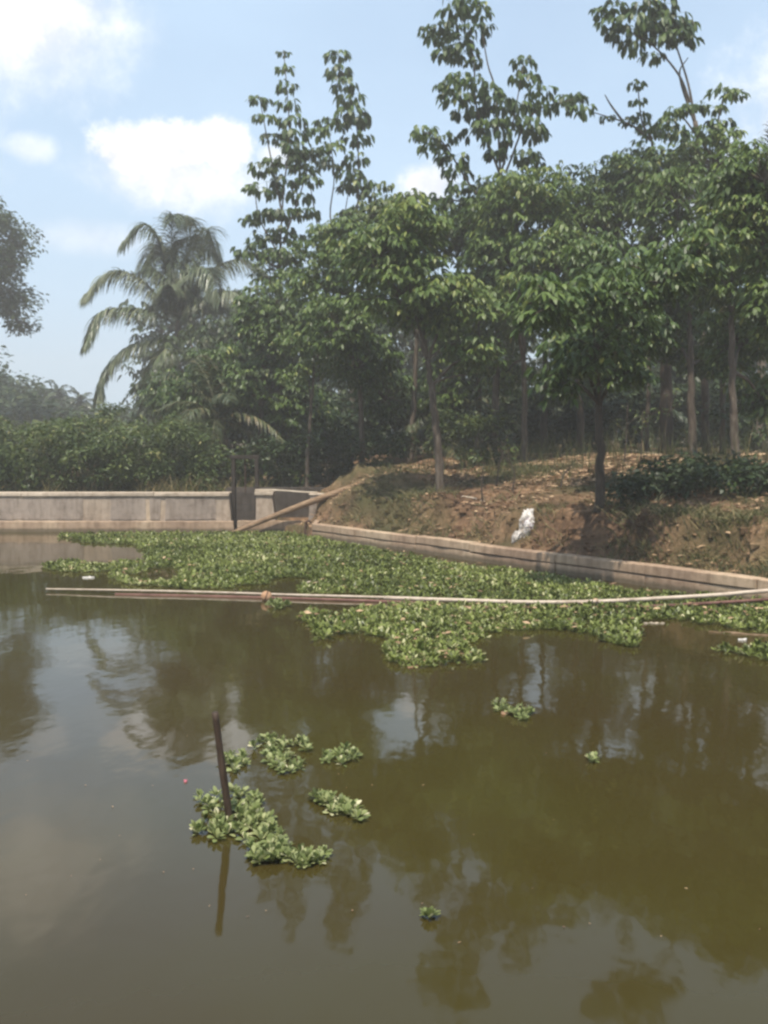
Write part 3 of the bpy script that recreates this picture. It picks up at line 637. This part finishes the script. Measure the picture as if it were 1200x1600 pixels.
palm('tall coconut palm with long drooping fronds against the sky on the left', T, (P(240, 700, D+.3)[0], D+.3), [c_ for k_, c_ in enumerate(co) if k_ not in (10, 15)], Lf=1.45, nfr=5, R=2.7, wid=.056, nl=185, tone=.66, emin=.8, sag=2.1)
def opalm(px, py, D, label, R=2.6, nfr=16, tone=.5, group=None, r=.2, **k):
    t_ = P(px, py, D); return palm(label, t_, (t_[0]+.05, D), [], Lf=.55, nfr=nfr, R=R, name='oil_palm', leaf='oil_palm', tone=tone, r=r, nl=50, wid=.04, group=group, **k)
opalm(690, 665, 30, 'low oil palm with arching fronds behind the forked rubber tree', tone=.6)
opalm(800, 640, 34, 'oil palm with pale drooping fronds in the middle of the grove', R=3.2, tone=.7)
opalm(340, 655, 29.5, 'oil palm with dry hanging fronds in front of the coconut palm', R=2.5, tone=.6)
opalm(890, 540, 40, 'tall oil palm seen through the gap of sky', R=3.4, tone=.55)
opalm(1190, 300, 31, 'high palm crown rising at the right edge of the canopy', R=2.6, tone=.35, r=.12)
opalm(980, 640, 36, 'oil palm deep in shade behind the thick dark trunk', R=3.0, tone=.35)
opalm(580, 650, 36, 'oil palm in shade above the earth mound', R=3.0, tone=.4)

# ------------------------------------------------------------------ left side: big tree, thicket, far wooded hill
def leafy(label, D, base_px, crowns, r=.15, n=90, size=.14, tone=.4, name='broadleaf_tree', group=None, mt='small_leaf', blob=.42, kk=30):
    b0 = P(base_px, 700, D); root = empty(name, (b0[0], b0[1], gh(b0[0], b0[1]))); tag(root, label, 'tree', group)
    lb, bb = MB(), MB(); z0 = gh(b0[0], b0[1])-.1; c0 = P(crowns[0][0], crowns[0][1]+crowns[0][3]*.4, D)
    st = catmull([np.array([b0[0], b0[1], z0]), np.array([b0[0]*.6+c0[0]*.4, b0[1], z0*.4+c0[2]*.6]), c0], 6); tb = MB(); tube(tb, st, np.linspace(r, r*.4, len(st)), 8, wob=.05); tb.build('trunk', M['bark_dark'], root, True)
    for (cx, cy, rx, ry, m_) in crowns:
        C = np.array(ell(cx, cy, rx, ry, D, m_, 1, .3)); cc = P(cx, cy+ry*.3, D)
        tube(bb, catmull([c0+np.array([0, .02, .01]), (c0+cc)/2+np.array([0, .05, .1]), cc], 4), np.linspace(r*.4, r*.2, 9) if False else r*.25, 5)
        for c in C[::2]: tube(bb, catmull([cc, (cc+c)/2+np.array([0, 0, .06]), c], 3), r*.09, 4, cap=False)
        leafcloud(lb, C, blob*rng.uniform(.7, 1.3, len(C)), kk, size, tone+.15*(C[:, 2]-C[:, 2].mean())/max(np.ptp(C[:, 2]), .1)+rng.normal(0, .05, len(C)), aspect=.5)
    bb.build('branch', M['bark_dark'], root, True); lb.build('crown', M[mt], root)
    return root
leafy('large leafy tree reaching in at the left edge above the thicket', 62, -90, [(-20,400,72,85,60), (-60,380,90,90,60), (18,470,36,22,14), (30,503,16,9,5), (20,370,32,40,14), (-110,430,90,80,40)], r=.4, size=.27, kk=90, tone=.42, blob=.85)
# thicket behind the wall
th = MB(); tcs = []; tts = []
for px in np.arange(-80, 330, 9.0):
    for k in range(12):
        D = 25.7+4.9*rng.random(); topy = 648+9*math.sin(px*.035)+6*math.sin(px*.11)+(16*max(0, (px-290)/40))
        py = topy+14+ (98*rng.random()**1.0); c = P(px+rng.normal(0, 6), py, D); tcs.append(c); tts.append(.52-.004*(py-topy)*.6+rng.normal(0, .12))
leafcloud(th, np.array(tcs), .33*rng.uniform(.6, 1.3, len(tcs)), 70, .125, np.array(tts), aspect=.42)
tw = MB()
for k in range(520):
    px = rng.uniform(-80, 335); D = 26.4+3.5*rng.random(); x = P(px, 700, D)[0]; z = gh(x, D); h_ = rng.uniform(.8, 2.2)
    tube(tw, [(x, D, z-.05), (x+rng.normal(0, .08), D, z+h_*.5), (x+rng.normal(0, .18), D+rng.normal(0, .1), z+h_)], [.012, .009, .005], 4, cap=False)
o = th.build('thicket_leaves', M['bush_leaf']); tag(o, 'dense green thicket of bushes along the top of the left wall', 'thicket', kind='stuff')
o = tw.build('thicket_stems', M['twig']); tag(o, 'thin upright stems under the thicket behind the left wall', 'stems', kind='stuff')
def blades(mb, X, Y, hmin, hmax, w, tone, lean=.35, bend=.9, tv=.2, zoff=0, prof=(1, .8, .5, .1)):
    n_ = len(X); Z = ground_h(X, Y)-.02+zoff; a = rng.uniform(0, 6.28, n_)
    d = np.stack([np.cos(a)*lean, np.sin(a)*lean, np.ones(n_)], 1)*1.0 + rng.normal(0, .1, (n_, 3))
    v, q, s_ = strips(np.stack([X, Y, Z], 1), d, rng.uniform(hmin, hmax, n_), w, rng.uniform(.1, bend, n_), list(prof), rng.uniform(-1.5, 1.5, n_))
    mb.add(v, q, np.repeat(np.clip(tone+rng.normal(0, tv, n_), 0, 1), s_))
# reeds on the strip between wall and thicket
gmb = MB(); n_ = 9000
X = rng.uniform(-13, -3.0, n_); Y = 25.15+rng.random(n_)**1.3*2.4; kk_ = fbm(X*.9, Y*1.3+4, 3) > .0; X, Y = X[kk_], Y[kk_]; kk_ = rng.random(len(X)) < .45; X, Y = X[kk_], Y[kk_]; blades(gmb, X, Y, .10, .7, .02, .62, .5, 1.4, .35)
o = gmb.build('reeds', M['grass']); tag(o, 'dry and green reeds standing behind the coping of the left wall', 'reeds', kind='stuff')
# far wooded hill on the left
for k, (px, py, rx, ry, D, n_) in enumerate([(-60,590,70,55,80,40), (5,615,40,38,85,34), (45,628,32,28,90,28), (80,642,26,22,95,22), (112,650,22,16,100,16), (140,655,24,12,105,16), (175,655,24,12,95,14), (205,655,24,14,85,14), (-20,640,60,40,75,34), (60,660,60,25,70,30), (150,668,60,16,70,24)]):
    labs = ['tall rounded tree on the far wooded slope at the left edge', 'far tree stepping down the hazy slope at left']
    leafy(labs[0] if k == 0 else labs[1], D, px, [(px, py, rx, ry, n_)], r=.3, size=.5, blob=1.5, kk=60, tone=.38, group='hazy trees on the far left slope' if k else None, mt='small_leaf')
for px, py, D, lb_ in ((127, 632, 85, 'small far palm silhouette standing clear of the left slope'), (93, 620, 88, 'small far palm rising from the hazy trees left of the lone palm')):
    t_ = P(px, py, D); palm(lb_, t_, (t_[0], D), [], Lf=.7, nfr=13, R=1.7, name='coconut_palm', leaf='leaf_dark' if False else 'palm', tone=.15, r=.16, nl=24, wid=.12)
leafy('sapling with airy top in front of the thicket, below the lowest palm frond', 30, 168, [(172,640,22,12,10)], r=.03, size=.12, blob=.18, kk=26, tone=.55, name='sapling')

# ------------------------------------------------------------------ undergrowth, bushes and litter on the right bank
def bush(label, px, D, w, h_, n, tone=.4, mt='small_leaf', group=None, size=.13):
    x = (px-600)*D/1600; z = gh(x, D); root = empty('bush', (x, D, z)); tag(root, label, 'bush', group)
    C = np.stack([x+rng.uniform(-w, w, n), D+rng.uniform(-w, w, n)*.6, z+.15+h_*rng.random(n)**.8], 1); lb, sb = MB(), MB()
    leafcloud(lb, C, .30, 60, size, tone+rng.normal(0, .1, n), aspect=.45); lb.build('foliage', M[mt], root)
    for c in C[::2]: tube(sb, [(x+(c[0]-x)*.2, D, z-.05), ((x+c[0])/2, (D+c[1])/2, (z+c[2])/2), c], [.015, .011, .006], 4, cap=False)
    sb.build('stem', M['twig'], root)
for px, D, w, h_, n, tn, lab in ((735,26,.9,1.2,26,.6,'leafy yellow green bush just right of the forked rubber tree'), (600,27,.8,1.0,20,.3,'dark bush at the top of the earth mound'), (520,28,1.0,1.3,30,.25,'dark bush behind the log, left of the mound'),
        (450,27.5,.9,1.3,28,.25,'dark bush behind the plank and outlet'), (1010,17.6,.7,.28,16,.15,'low dark green bush in shade, right of the bank tree'), (1085,18.2,.9,.34,22,.18,'spreading dark bush below the pale trunks'),
        (1160,17.0,.6,.35,14,.3,'ferny bush at the right end of the bank'), (360,27.5,.7,1.3,20,.5,'brownish bush behind the sluice gate'), (1180,25,1.0,1.2,26,.45,'pale bush behind the rightmost trunks')):
    bush(lab, px, D, w, h_, n, tn, 'leaf_dark' if 1000 < px < 1100 else 'small_leaf')
for k in range(16):
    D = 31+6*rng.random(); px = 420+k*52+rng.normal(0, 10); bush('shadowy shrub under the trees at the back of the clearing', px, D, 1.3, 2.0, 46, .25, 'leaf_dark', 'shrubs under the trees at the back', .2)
# saplings on the clearing
for k, (px, D, h_, lab) in enumerate([(775,22,1.1,'thin leafless sapling left of the sunlit earth'), (800,21,.9,'short crooked sapling in the sunlit clearing'), (755,20.6,.8,'thin weedy stem beside the leafy bush'), (975,22.5,1.3,'thin sapling right of the dark bank trunk'), (1040,23,1.5,'forked sapling before the thick dark trunk'),
                                      (876,20.5,.5,'short broken stump of a sapling on the bank edge'), (1000,22,1.2,'bent sapling between the two dark trunks')]):
    x = (px-600)*D/1600; z = gh(x, D); root = empty('sapling', (x, D, z)); tag(root, lab, 'sapling'); sb, lb = MB(), MB()
    tp_ = [(x, D, z-.05), (x+rng.normal(0, .05), D, z+h_*.5), (x+rng.normal(0, .12), D, z+h_)]; tube(sb, catmull(tp_, 4), np.linspace(.02, .008, 9), 5)
    for j in range(3):
        q = np.array(tp_[1])*(1-j*.3)+np.array(tp_[2])*j*.3; e = q+np.array([rng.normal(0, .2), rng.normal(0, .1), .22]); tube(sb, [q, (q+e)/2+np.array([0, 0, .02]), e], [.009, .007, .004], 4)
        if h_ > .6: leafcloud(lb, [e], .14, 9, .10, .5)
    sb.build('stem', M['bark_dark'], root)
    if h_ > .6: lb.build('foliage', M['bush_leaf'], root)
def bankpts(n, s0, s1, t0=-1, t1=14, pw=1.0):
    t = rng.uniform(t0, t1, n); s = s0+(s1-s0)*rng.random(n)**pw; p = K0[None]+KD[None]*t[:, None]+KN[None]*s[:, None]; return p[:, 0], p[:, 1]
# litter
lm = MB(); X, Y = bankpts(16000, .25, 9, -3, 14); keep = fbm(X*1.1, Y*1.1, 4) > .0; X, Y = X[keep], Y[keep]; n_ = len(X)
a = rng.uniform(0, 6.28, n_); d = np.stack([np.cos(a), np.sin(a), rng.uniform(-.05, .35, n_)], 1)
v, q, s_ = strips(np.stack([X, Y, ground_h(X, Y)+rng.uniform(0, .02, n_)], 1), d, rng.uniform(.06, .17, n_), rng.uniform(.03, .06, n_), rng.uniform(.2, .8, n_), PROF2, rng.uniform(-.6, .6, n_))
lm.add(v, q, np.repeat(np.clip(rng.normal(.5, .25, n_), 0, 1), s_))
X, Y = bankpts(9000, 3.0, 9, -3, 14); keep = fbm(X*.9+50, Y*.9, 4) > -.03; X, Y = X[keep], Y[keep]; n_ = len(X); a = rng.normal(0, .6, n_); d = np.stack([np.cos(a), np.sin(a), rng.uniform(0, .3, n_)], 1)
v, q, s_ = strips(np.stack([X, Y, ground_h(X, Y)+rng.uniform(.0, .03, n_)], 1), d, rng.uniform(.10, .32, n_), rng.uniform(.02, .05, n_), rng.uniform(.1, .5, n_), PROF2, rng.uniform(-.6, .6, n_)); lm.add(v, q, np.repeat(np.clip(rng.normal(.75, .2, n_), 0, 1), s_)); o = lm.build('leaf_litter', M['litter']); tag(o, 'dry brown fallen leaves scattered over the bank and clearing', 'leaf litter', kind='stuff')
# grass on the slope and plateau
gm = MB(); X, Y = bankpts(42000, .22, 8.5, -2, 15, 1.2); keep = (fbm(X*.7+5, Y*.7, 3) > .13) | (rng.random(len(X)) < .05); X, Y = X[keep], Y[keep]
blades(gm, X, Y, .08, .32, .013, .35, .6, 1.3, .28)
X, Y = bankpts(6000, .22, 1.6, 8.5, 15, 1.0); blades(gm, X, Y, .08, .26, .013, .45, .6, 1.3, .25)
X, Y = bankpts(5200, .55, 1.9, 0, 15, 1.0); keep = fbm(X*1.2+30, Y*1.2, 3) > .03; X, Y = X[keep], Y[keep]; blades(gm, X, Y, .18, .5, .016, .62, .9, 2.6, .3)
X, Y = bankpts(1500, 3.5, 8.5, -2, 14, 1.0); blades(gm, X, Y, .3, .9, .014, .35, .25, .8, .3)
o = gm.build('bank_grass', M['grass']); tag(o, 'sparse green and dry grass growing on the right bank', 'grass', kind='stuff')
# clods and sticks
cb = MB(); X, Y = bankpts(1500, .25, 5, 0, 14, 1.4)
for x, y in zip(X, Y):
    s_ = rng.uniform(.015, .05)*rng.uniform(.6, 1.6); c = np.array([x, y, gh(x, y)+s_*.3]); box(cb, c, (s_*2, s_*1.6, s_*1.3), jit=s_*.3)
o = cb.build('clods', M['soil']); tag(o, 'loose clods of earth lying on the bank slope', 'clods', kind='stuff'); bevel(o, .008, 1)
for (p0, p1, lab, r_) in (((722,777),(757,785),'pale stick lying on the bank beside the forked tree', .018), ((540,735),(572,727),'bright stick on the crest of the earth mound', .015), ((985,705),(1030,712),'fallen branch in the clearing behind the bank tree', .02)):
    def on(px, py):
        for D_ in np.arange(12, 40, .05):
            p_ = P(px, py, D_)
            if p_[2] < gh(p_[0], p_[1]): return p_+np.array([0, 0, r_])
        return P(px, py, 25)
    a_, b_ = on(*p0), on(*p1); b = MB(); tube(b, catmull([a_, (a_+b_)/2+np.array([0, 0, .02]), b_], 4), np.linspace(r_, r_*.6, 9), 6); o = b.build('stick', M['pale_wood'], smooth=True); tag(o, lab, 'stick')
# white sack
def lumpy(name, c, s, m, parent, amp=.25, fr=3.0, seg=60, rings=40, rot=0.0, seed=0):
    th_ = np.linspace(0, math.pi, rings+1); ph = np.linspace(0, 2*math.pi, seg, endpoint=False); V = []
    for t_ in th_:
        for p_ in ph:
            u = np.array([math.sin(t_)*math.cos(p_), math.sin(t_)*math.sin(p_), math.cos(t_)])
            k = 1+amp*2*float(fbm(np.array([u[0]*fr+u[2]*1.7+seed]), np.array([u[1]*fr+u[2]*fr*.8+seed*3]), 4)[0])
            w_ = u*k*np.array(s); V.append((w_[0]*math.cos(rot)-w_[2]*math.sin(rot), w_[1], w_[0]*math.sin(rot)+w_[2]*math.cos(rot)))
    V = np.array(V)+np.array(c); Q = [(r_*seg+j, (r_+1)*seg+j, (r_+1)*seg+(j+1) % seg, r_*seg+(j+1) % seg) for r_ in range(rings) for j in range(seg)]
    b = MB().add(V, Q); return b.build(name, m, parent, True)
def ground_hit(px, py, lo=12, hi=40):
    for D_ in np.arange(lo, hi, .03):
        p_ = P(px, py, D_)
        if p_[2] < gh(p_[0], p_[1]): return p_
    return P(px, py, 20)
sp_ = ground_hit(818, 838); sk = empty('plastic_sack', tuple(sp_)); tag(sk, 'crumpled white plastic sack caught upright on the earth slope', 'sack')
u_ = sp_[1]/1600
lumpy('sack_body', P(824, 819, sp_[1]-.02), (12*u_, .10, 22*u_), M['sack'], sk, .55, 4.2, rot=-.15, seed=2)
lumpy('sack_mouth', P(809, 838, sp_[1]-.08), (7*u_, .06, 12*u_), M['sack'], sk, .55, 2.8, rot=-.6, seed=5)
lumpy('sack_fold', P(828, 822, sp_[1]-.10), (8*u_, .045, 10*u_), M['sack_stain'], sk, .6, 5.0, rot=.4, seed=9)

# ------------------------------------------------------------------ floating water plants
def inpoly(x, y, poly):
    poly = np.array(poly, float); r = np.zeros(len(x), bool); j = len(poly)-1
    for i_ in range(len(poly)):
        xi, yi = poly[i_]; xj, yj = poly[j]
        c = ((yi > y) != (yj > y)) & (x < (xj-xi)*(y-yi)/(yj-yi+1e-9)+xi); r ^= c; j = i_
    return r
def rosettes(mb, X, Y, S, K=8, tone=.5, el=(.3, 1.25), wf=.62, bend=(.3, 1.2), Lf=1.0, tv=.2):
    m_ = len(X); az = np.arange(K)[None]/K*6.283+rng.uniform(0, 6.28, (m_, 1))+rng.uniform(-.35, .35, (m_, K)); e = rng.uniform(el[0], el[1], (m_, K))
    d = np.stack([np.cos(az)*np.cos(e), np.sin(az)*np.cos(e), np.sin(e)], -1).reshape(-1, 3); k = m_*K
    base = np.repeat(np.stack([X, Y, np.full(m_, .005)], 1), K, 0)+d*.01
    ln = np.repeat(S, K)*rng.uniform(.7, 1.2, k)*Lf
    v, q, s_ = strips(base, d, ln, ln*wf*rng.uniform(.8, 1.2, k), rng.uniform(*bend, k), [.18, .45, 1.0, .9, .35], rng.uniform(-.4, .4, k))
    v[:, 2] = np.maximum(v[:, 2], .004)
    mb.add(v, q, np.repeat(np.clip(np.repeat(np.broadcast_to(tone, (m_,)), K)+rng.normal(0, tv, k), 0, 1), s_))
A = [(88,836),(220,834),(485,834),(520,848),(600,862),(700,880),(800,893),(960,918),(1015,930),(1200,936),(1210,946),(1000,944),(800,943),(700,938),(640,936),(560,932),(475,930),(455,918),(500,912),(470,905),(435,905),(420,916),(330,921),(250,920),(205,914),(165,908),(170,898),(215,890),(150,896),(70,892),(62,884),(95,878),(150,882),(225,878),(230,866),(210,852),(150,850),(110,843)]
B = [(468,958),(485,950),(510,955),(520,968),(555,955),(620,948),(760,944),(1210,944),(1210,990),(1160,985),(1100,978),(1060,968),(985,972),(1018,1000),(1005,1012),(950,1000),(880,992),(800,985),(770,995),(720,1008),(770,1028),(765,1040),(720,1038),(650,1045),(598,1035),(600,1000),(560,992),(500,998),(470,985)]
C_ = [(1112,1018),(1150,1012),(1215,1016),(1215,1040),(1170,1030),(1130,1026)]
def fill(poly, n, edge=0):
    wp = np.array([W(x, y)[:2] for x, y in poly]); lo, hi = wp.min(0), wp.max(0); x = rng.uniform(lo[0], hi[0], n); y = rng.uniform(lo[1], hi[1], n)
    jx, jy = x+.5*fbm(x*2.2, y*2.2+40, 3), y+.9*fbm(x*2.2+70, y*2.2, 3); k = inpoly(jx, jy, wp); s = (x-K0[0])*KN[0]+(y-K0[1])*KN[1]
    k &= (s < -.02) & (y < 24.3); return x[k], y[k]
hm = MB()
for poly, dens in ((A, 9), (B, 10), (C_, 10)):
    wp = np.array([W(x, y)[:2] for x, y in poly]); ar = np.prod(wp.max(0)-wp.min(0)); n_ = int(ar*dens*20)
    X, Y = fill(poly, n_); hole = fbm(X*.55+3, Y*.55, 3) < -.21; X, Y = X[~hole], Y[~hole]
    tn = .48+.9*fbm(X*.8, Y*.8+9, 3); rosettes(hm, X, Y, np.where(rng.random(len(X)) < .12, 1.35, 1)*rng.uniform(.03, .08, len(X)), 8, tn, wf=.42, el=(.35, 1.35), bend=(.2, 1.0), tv=.26)
o = hm.build('water_hyacinth_mat', M['hya']); tag(o, 'broad bright green mat of floating water plants across the far pond', 'water plants', kind='stuff')
print('mat faces', len(o.data.polygons))
dm = MB(); X, Y = fill(A, 900); X2, Y2 = fill(B, 500); X, Y = np.concatenate([X, X2]), np.concatenate([Y, Y2]); n_ = len(X); a = rng.uniform(0, 6.28, n_)
d = np.stack([np.cos(a), np.sin(a), rng.uniform(-.1, .3, n_)], 1); v, q, s_ = strips(np.stack([X, Y, rng.uniform(.03, .09, n_)], 1), d, rng.uniform(.04, .11, n_), rng.uniform(.02, .04, n_), .3, PROF2, rng.uniform(-.6, .6, n_))
dm.add(v, q, np.repeat(rng.uniform(.1, .9, n_), s_)); o = dm.build('dead_leaves', M['litter']); tag(o, 'dead yellow and brown leaves caught on the floating plant mat', 'dead leaves', kind='stuff')
# loose clumps near the camera
def clump(label, blobs, n, s=(.028, .055), tone=.5):
    n = int(n*1.5)
    pts = []
    for (x, y, rx, ry) in blobs:
        k = max(1, int(n*rx*ry/sum(b_[2]*b_[3] for b_ in blobs)))
        for _ in range(k):
            a = rng.uniform(0, 6.28); r_ = math.sqrt(rng.random()); pts.append(W(x+rx*r_*math.cos(a), y+ry*r_*math.sin(a), .02)[:2])
    pts = np.array(pts); c = pts.mean(0); root = empty('water_plant_clump', (c[0], c[1], 0)); tag(root, label, 'water plants', 'loose clumps of water plants')
    for g_ in range(0, len(pts), 1):
        b = MB(); sub = pts[g_:g_+1]; rosettes(b, sub[:, 0], sub[:, 1], rng.uniform(s[0], s[1], len(sub)), 11, tone+rng.normal(0, .1), el=(.2, 1.4), wf=.52, bend=(.1, 1.0), tv=.24); b.build('rosette', M['lettuce'], root)
clump('small round clump touching the upper part of the dark stake', [(368,1188,20,14)], 12)
clump('wide leafy clump behind the stake, the fullest of the upper row', [(425,1170,32,20),(450,1192,26,14),(470,1165,16,12)], 34)
clump('two part clump at the right of the upper row', [(540,1178,16,17),(508,1182,12,8)], 13)
clump('slanting narrow clump alone, right of the stake', [(500,1248,16,10),(525,1256,22,12),(550,1270,17,11)], 22)
clump('largest clump, spreading round the foot of the dark stake', [(330,1250,20,14),(375,1250,40,18),(335,1290,32,18),(395,1285,32,26),(420,1322,30,24),(408,1340,22,10)], 78)
clump('trailing clump at the lower right of the stake', [(465,1340,22,10),(495,1338,20,11)], 15)
clump('small clump with a brown leaf, out in the middle of the pond', [(780,1104,16,8),(805,1108,16,9),(824,1116,11,8)], 16)
clump('tiny lone plant floating nearest the camera', [(672,1424,11,7)], 3, (.022, .042))
clump('tiniest lone plant in the dark water at right', [(925,1184,9,5)], 3, (.025, .04))
clump('little tuft floating just below the ball', [(440,945,20,5)], 6, (.06, .1), .4)

# ------------------------------------------------------------------ floating poles, ball, stake, scraps
def wpath(pts, z=.02): return catmull([np.array([*W(x, y, z_ if (z_ := (zz[0] if zz else z)) is not None else z)[:2], zz[0] if zz else z]) for x, y, *zz in pts], 8)
b = MB(); c = wpath([(600,934,.05),(720,938,.06),(830,941,.06),(930,940,.07),(1050,934,.10),(1130,929,.15),(1215,922,.22),(1500,905,.35)]); tube(b, c, .026, 10); o = b.build('long_pipe', M['pipe_pale'], smooth=True)
tag(o, 'long pale pipe curving out of the water plants towards the right bank', 'pipe')
for k_ in (11, 27, 41):
    b = MB(); tube(b, [c[k_]-(c[k_+1]-c[k_])*.12, c[k_]+(c[k_+1]-c[k_])*.12], .032, 10); b.build('coupling', M['pipe_pale'], o, True)
b = MB(); c = wpath([(72,922,.02),(200,924,.03),(330,927,.03),(450,931,.03),(560,934,.03),(626,936,.03)]); c[:, 2] += .015; tube(b, c, np.linspace(.012, .018, len(c)), 9); o = b.build('thin_pole', M['pipe_pale'], smooth=True)
tag(o, 'thin pale pole floating at the left, tapering to its far tip', 'pole')
b = MB(); c = wpath([(180,929,.0),(330,932,.0),(480,936,.01),(600,940,.01),(695,944,.01)]); tube(b, c, .022, 10); o = b.build('floating_pole', M['pipe_red'], smooth=True)
tag(o, 'dark red brown pole lying in the water against the thin pale one', 'pole')
b = MB(); c = wpath([(640,947,.0),(800,950,.02),(1000,948,.03),(1180,938,.10),(1240,934,.12)]); tube(b, c, .022, 9); o = b.build('floating_pole', M['pipe_red'], smooth=True)
tag(o, 'slim brown pole half hidden in plants under the long pale pipe', 'pole')
for k, px in enumerate((371, 386, 402, 436)):
    pass
cb_ = W(417, 932, .05); root = empty('float_ball', (cb_[0], cb_[1]-.05, 0)); tag(root, 'round tan float ball tied to the poles on the water', 'float ball')
b = MB(); rr_ = .075; th_ = np.linspace(0, math.pi, 13); prof = [(rr_*math.sin(t_), .055-rr_*math.cos(t_)) for t_ in th_]
V = [(cb_[0]+r_*math.cos(a), cb_[1]-.05+r_*math.sin(a), z) for r_, z in prof for a in np.linspace(0, 6.2832, 20, endpoint=False)]
b.add(V, [(r_*20+j, r_*20+(j+1) % 20, (r_+1)*20+(j+1) % 20, (r_+1)*20+j) for r_ in range(12) for j in range(20)]); b.build('ball', M['ball'], root, True)
b = MB(); ring = [(cb_[0]+.078*math.cos(a)*.3, cb_[1]-.05+.078*math.sin(a), .055+.078*math.cos(a)) for a in np.linspace(0, 6.2832, 25)]; tube(b, ring, .006, 5, cap=False); b.build('tie_cord', M['stake'], root)
b = MB(); s0 = W(358, 1282, 0); D0 = s0[1]; st = catmull([s0+np.array([.012, 0, -.35]), s0, P(346, 1190, D0-.03), P(336, 1113, D0-.06)], 6)
rad = np.full(len(st), .0205); rad[-6:] *= .9
tube(b, st, rad, 12); o = b.build('bamboo_stake', M['stake'], smooth=True); tag(o, 'dark bamboo stake standing tilted out of the near water', 'stake')
# scraps
n_ = 130; fm = MB(); px_, py_ = rng.uniform(0, 1200, n_), 930+560*rng.random(n_)**2.6; wp = np.array([W(a_, b_, .004) for a_, b_ in zip(px_, py_)]); a = rng.uniform(0, 6.28, n_); d = np.stack([np.cos(a), np.sin(a), 0*a], 1)
v, q, s_ = strips(wp, d, rng.uniform(.006, .02, n_), rng.uniform(.003, .008, n_), 0, PROF2, 0.0); fm.add(v, q, np.repeat(rng.uniform(.1, .8, n_), s_))
o = fm.build('floating_specks', M['litter']); tag(o, 'tiny specks of leaf and dust floating on the open water', 'specks', kind='stuff')
def scrap(px, py, L_, w_, h_, m, name, label, cat, a=0.1):
    c = W(px, py, .01); b = MB(); t_ = np.linspace(-1, 1, 9); ca, sa = math.cos(a), math.sin(a); V = []
    for u in t_:
        ww = w_*math.sqrt(max(.02, 1-u*u))*(1+.2*rng.normal())
        for v_, z in ((-ww, .0), (ww, .0), (ww*.8, h_), (-ww*.8, h_)): V.append((c[0]+(u*L_)*ca-v_*sa, c[1]+u*L_*sa+v_*ca, z+.004*rng.normal()+.002))
    Q = []
    for k in range(8):
        for j in range(4): Q.append((k*4+j, k*4+(j+1) % 4, k*4+4+(j+1) % 4, k*4+4+j))
    Q += [(3, 2, 1, 0), (32, 33, 34, 35)]
    o = b.add(V, Q).build(name, m); tag(o, label, cat)
scrap(138, 902, .09, .025, .015, M['foam'], 'foam_scrap', 'pale foam scrap floating left of the plant mat', 'scrap')
scrap(500, 910, .20, .016, .02, M['pale_wood'], 'driftwood_stick', 'short pale stick floating in the gap of the plant mat', 'stick', -.05)
scrap(1168, 990, .40, .007, .012, M['wood'], 'driftwood_stick', 'slanting pale stick floating at the right edge of the water', 'stick', -.35)
scrap(1022, 973, .12, .008, .01, M['pale_wood'], 'driftwood_stick', 'small stick at the lower edge of the right plant mat', 'stick', 0)
scrap(792, 1113, .045, .025, .012, M['ball'], 'dead_leaf', 'brown dead leaf floating in the small mid pond clump', 'leaf', .2)
scrap(645, 1041, .05, .02, .01, M['ball'], 'dead_leaf', 'tan dead leaf at the tip of the plant mat', 'leaf', .2)
scrap(290, 1219, .010, .009, .008, M['pink'], 'plastic_litter', 'tiny pink plastic cap floating left of the stake', 'cap', .2)
scrap(1160, 999, .045, .02, .015, M['foam'], 'foam_scrap', 'bluish white scrap floating beside the slanting stick', 'scrap')

# ------------------------------------------------------------------ humid air
hz = MB(); box(hz, (0, 95, 12.5), (560, 400, 29.0)); o = hz.build('haze', None if False else bpy.data.materials.new('haze'))
m = o.data.materials[0]; m.use_nodes = True; t = m.node_tree; t.nodes.clear(); oo = t.nodes.new('ShaderNodeOutputMaterial'); pv = t.nodes.new('ShaderNodeVolumePrincipled')
pv.inputs['Color'].default_value = (1.0, .95, .87, 1); pv.inputs['Density'].default_value = .0032; pv.inputs['Anisotropy'].default_value = .2
t.links.new(pv.outputs[0], oo.inputs['Volume']); tag(o, kind='stuff')
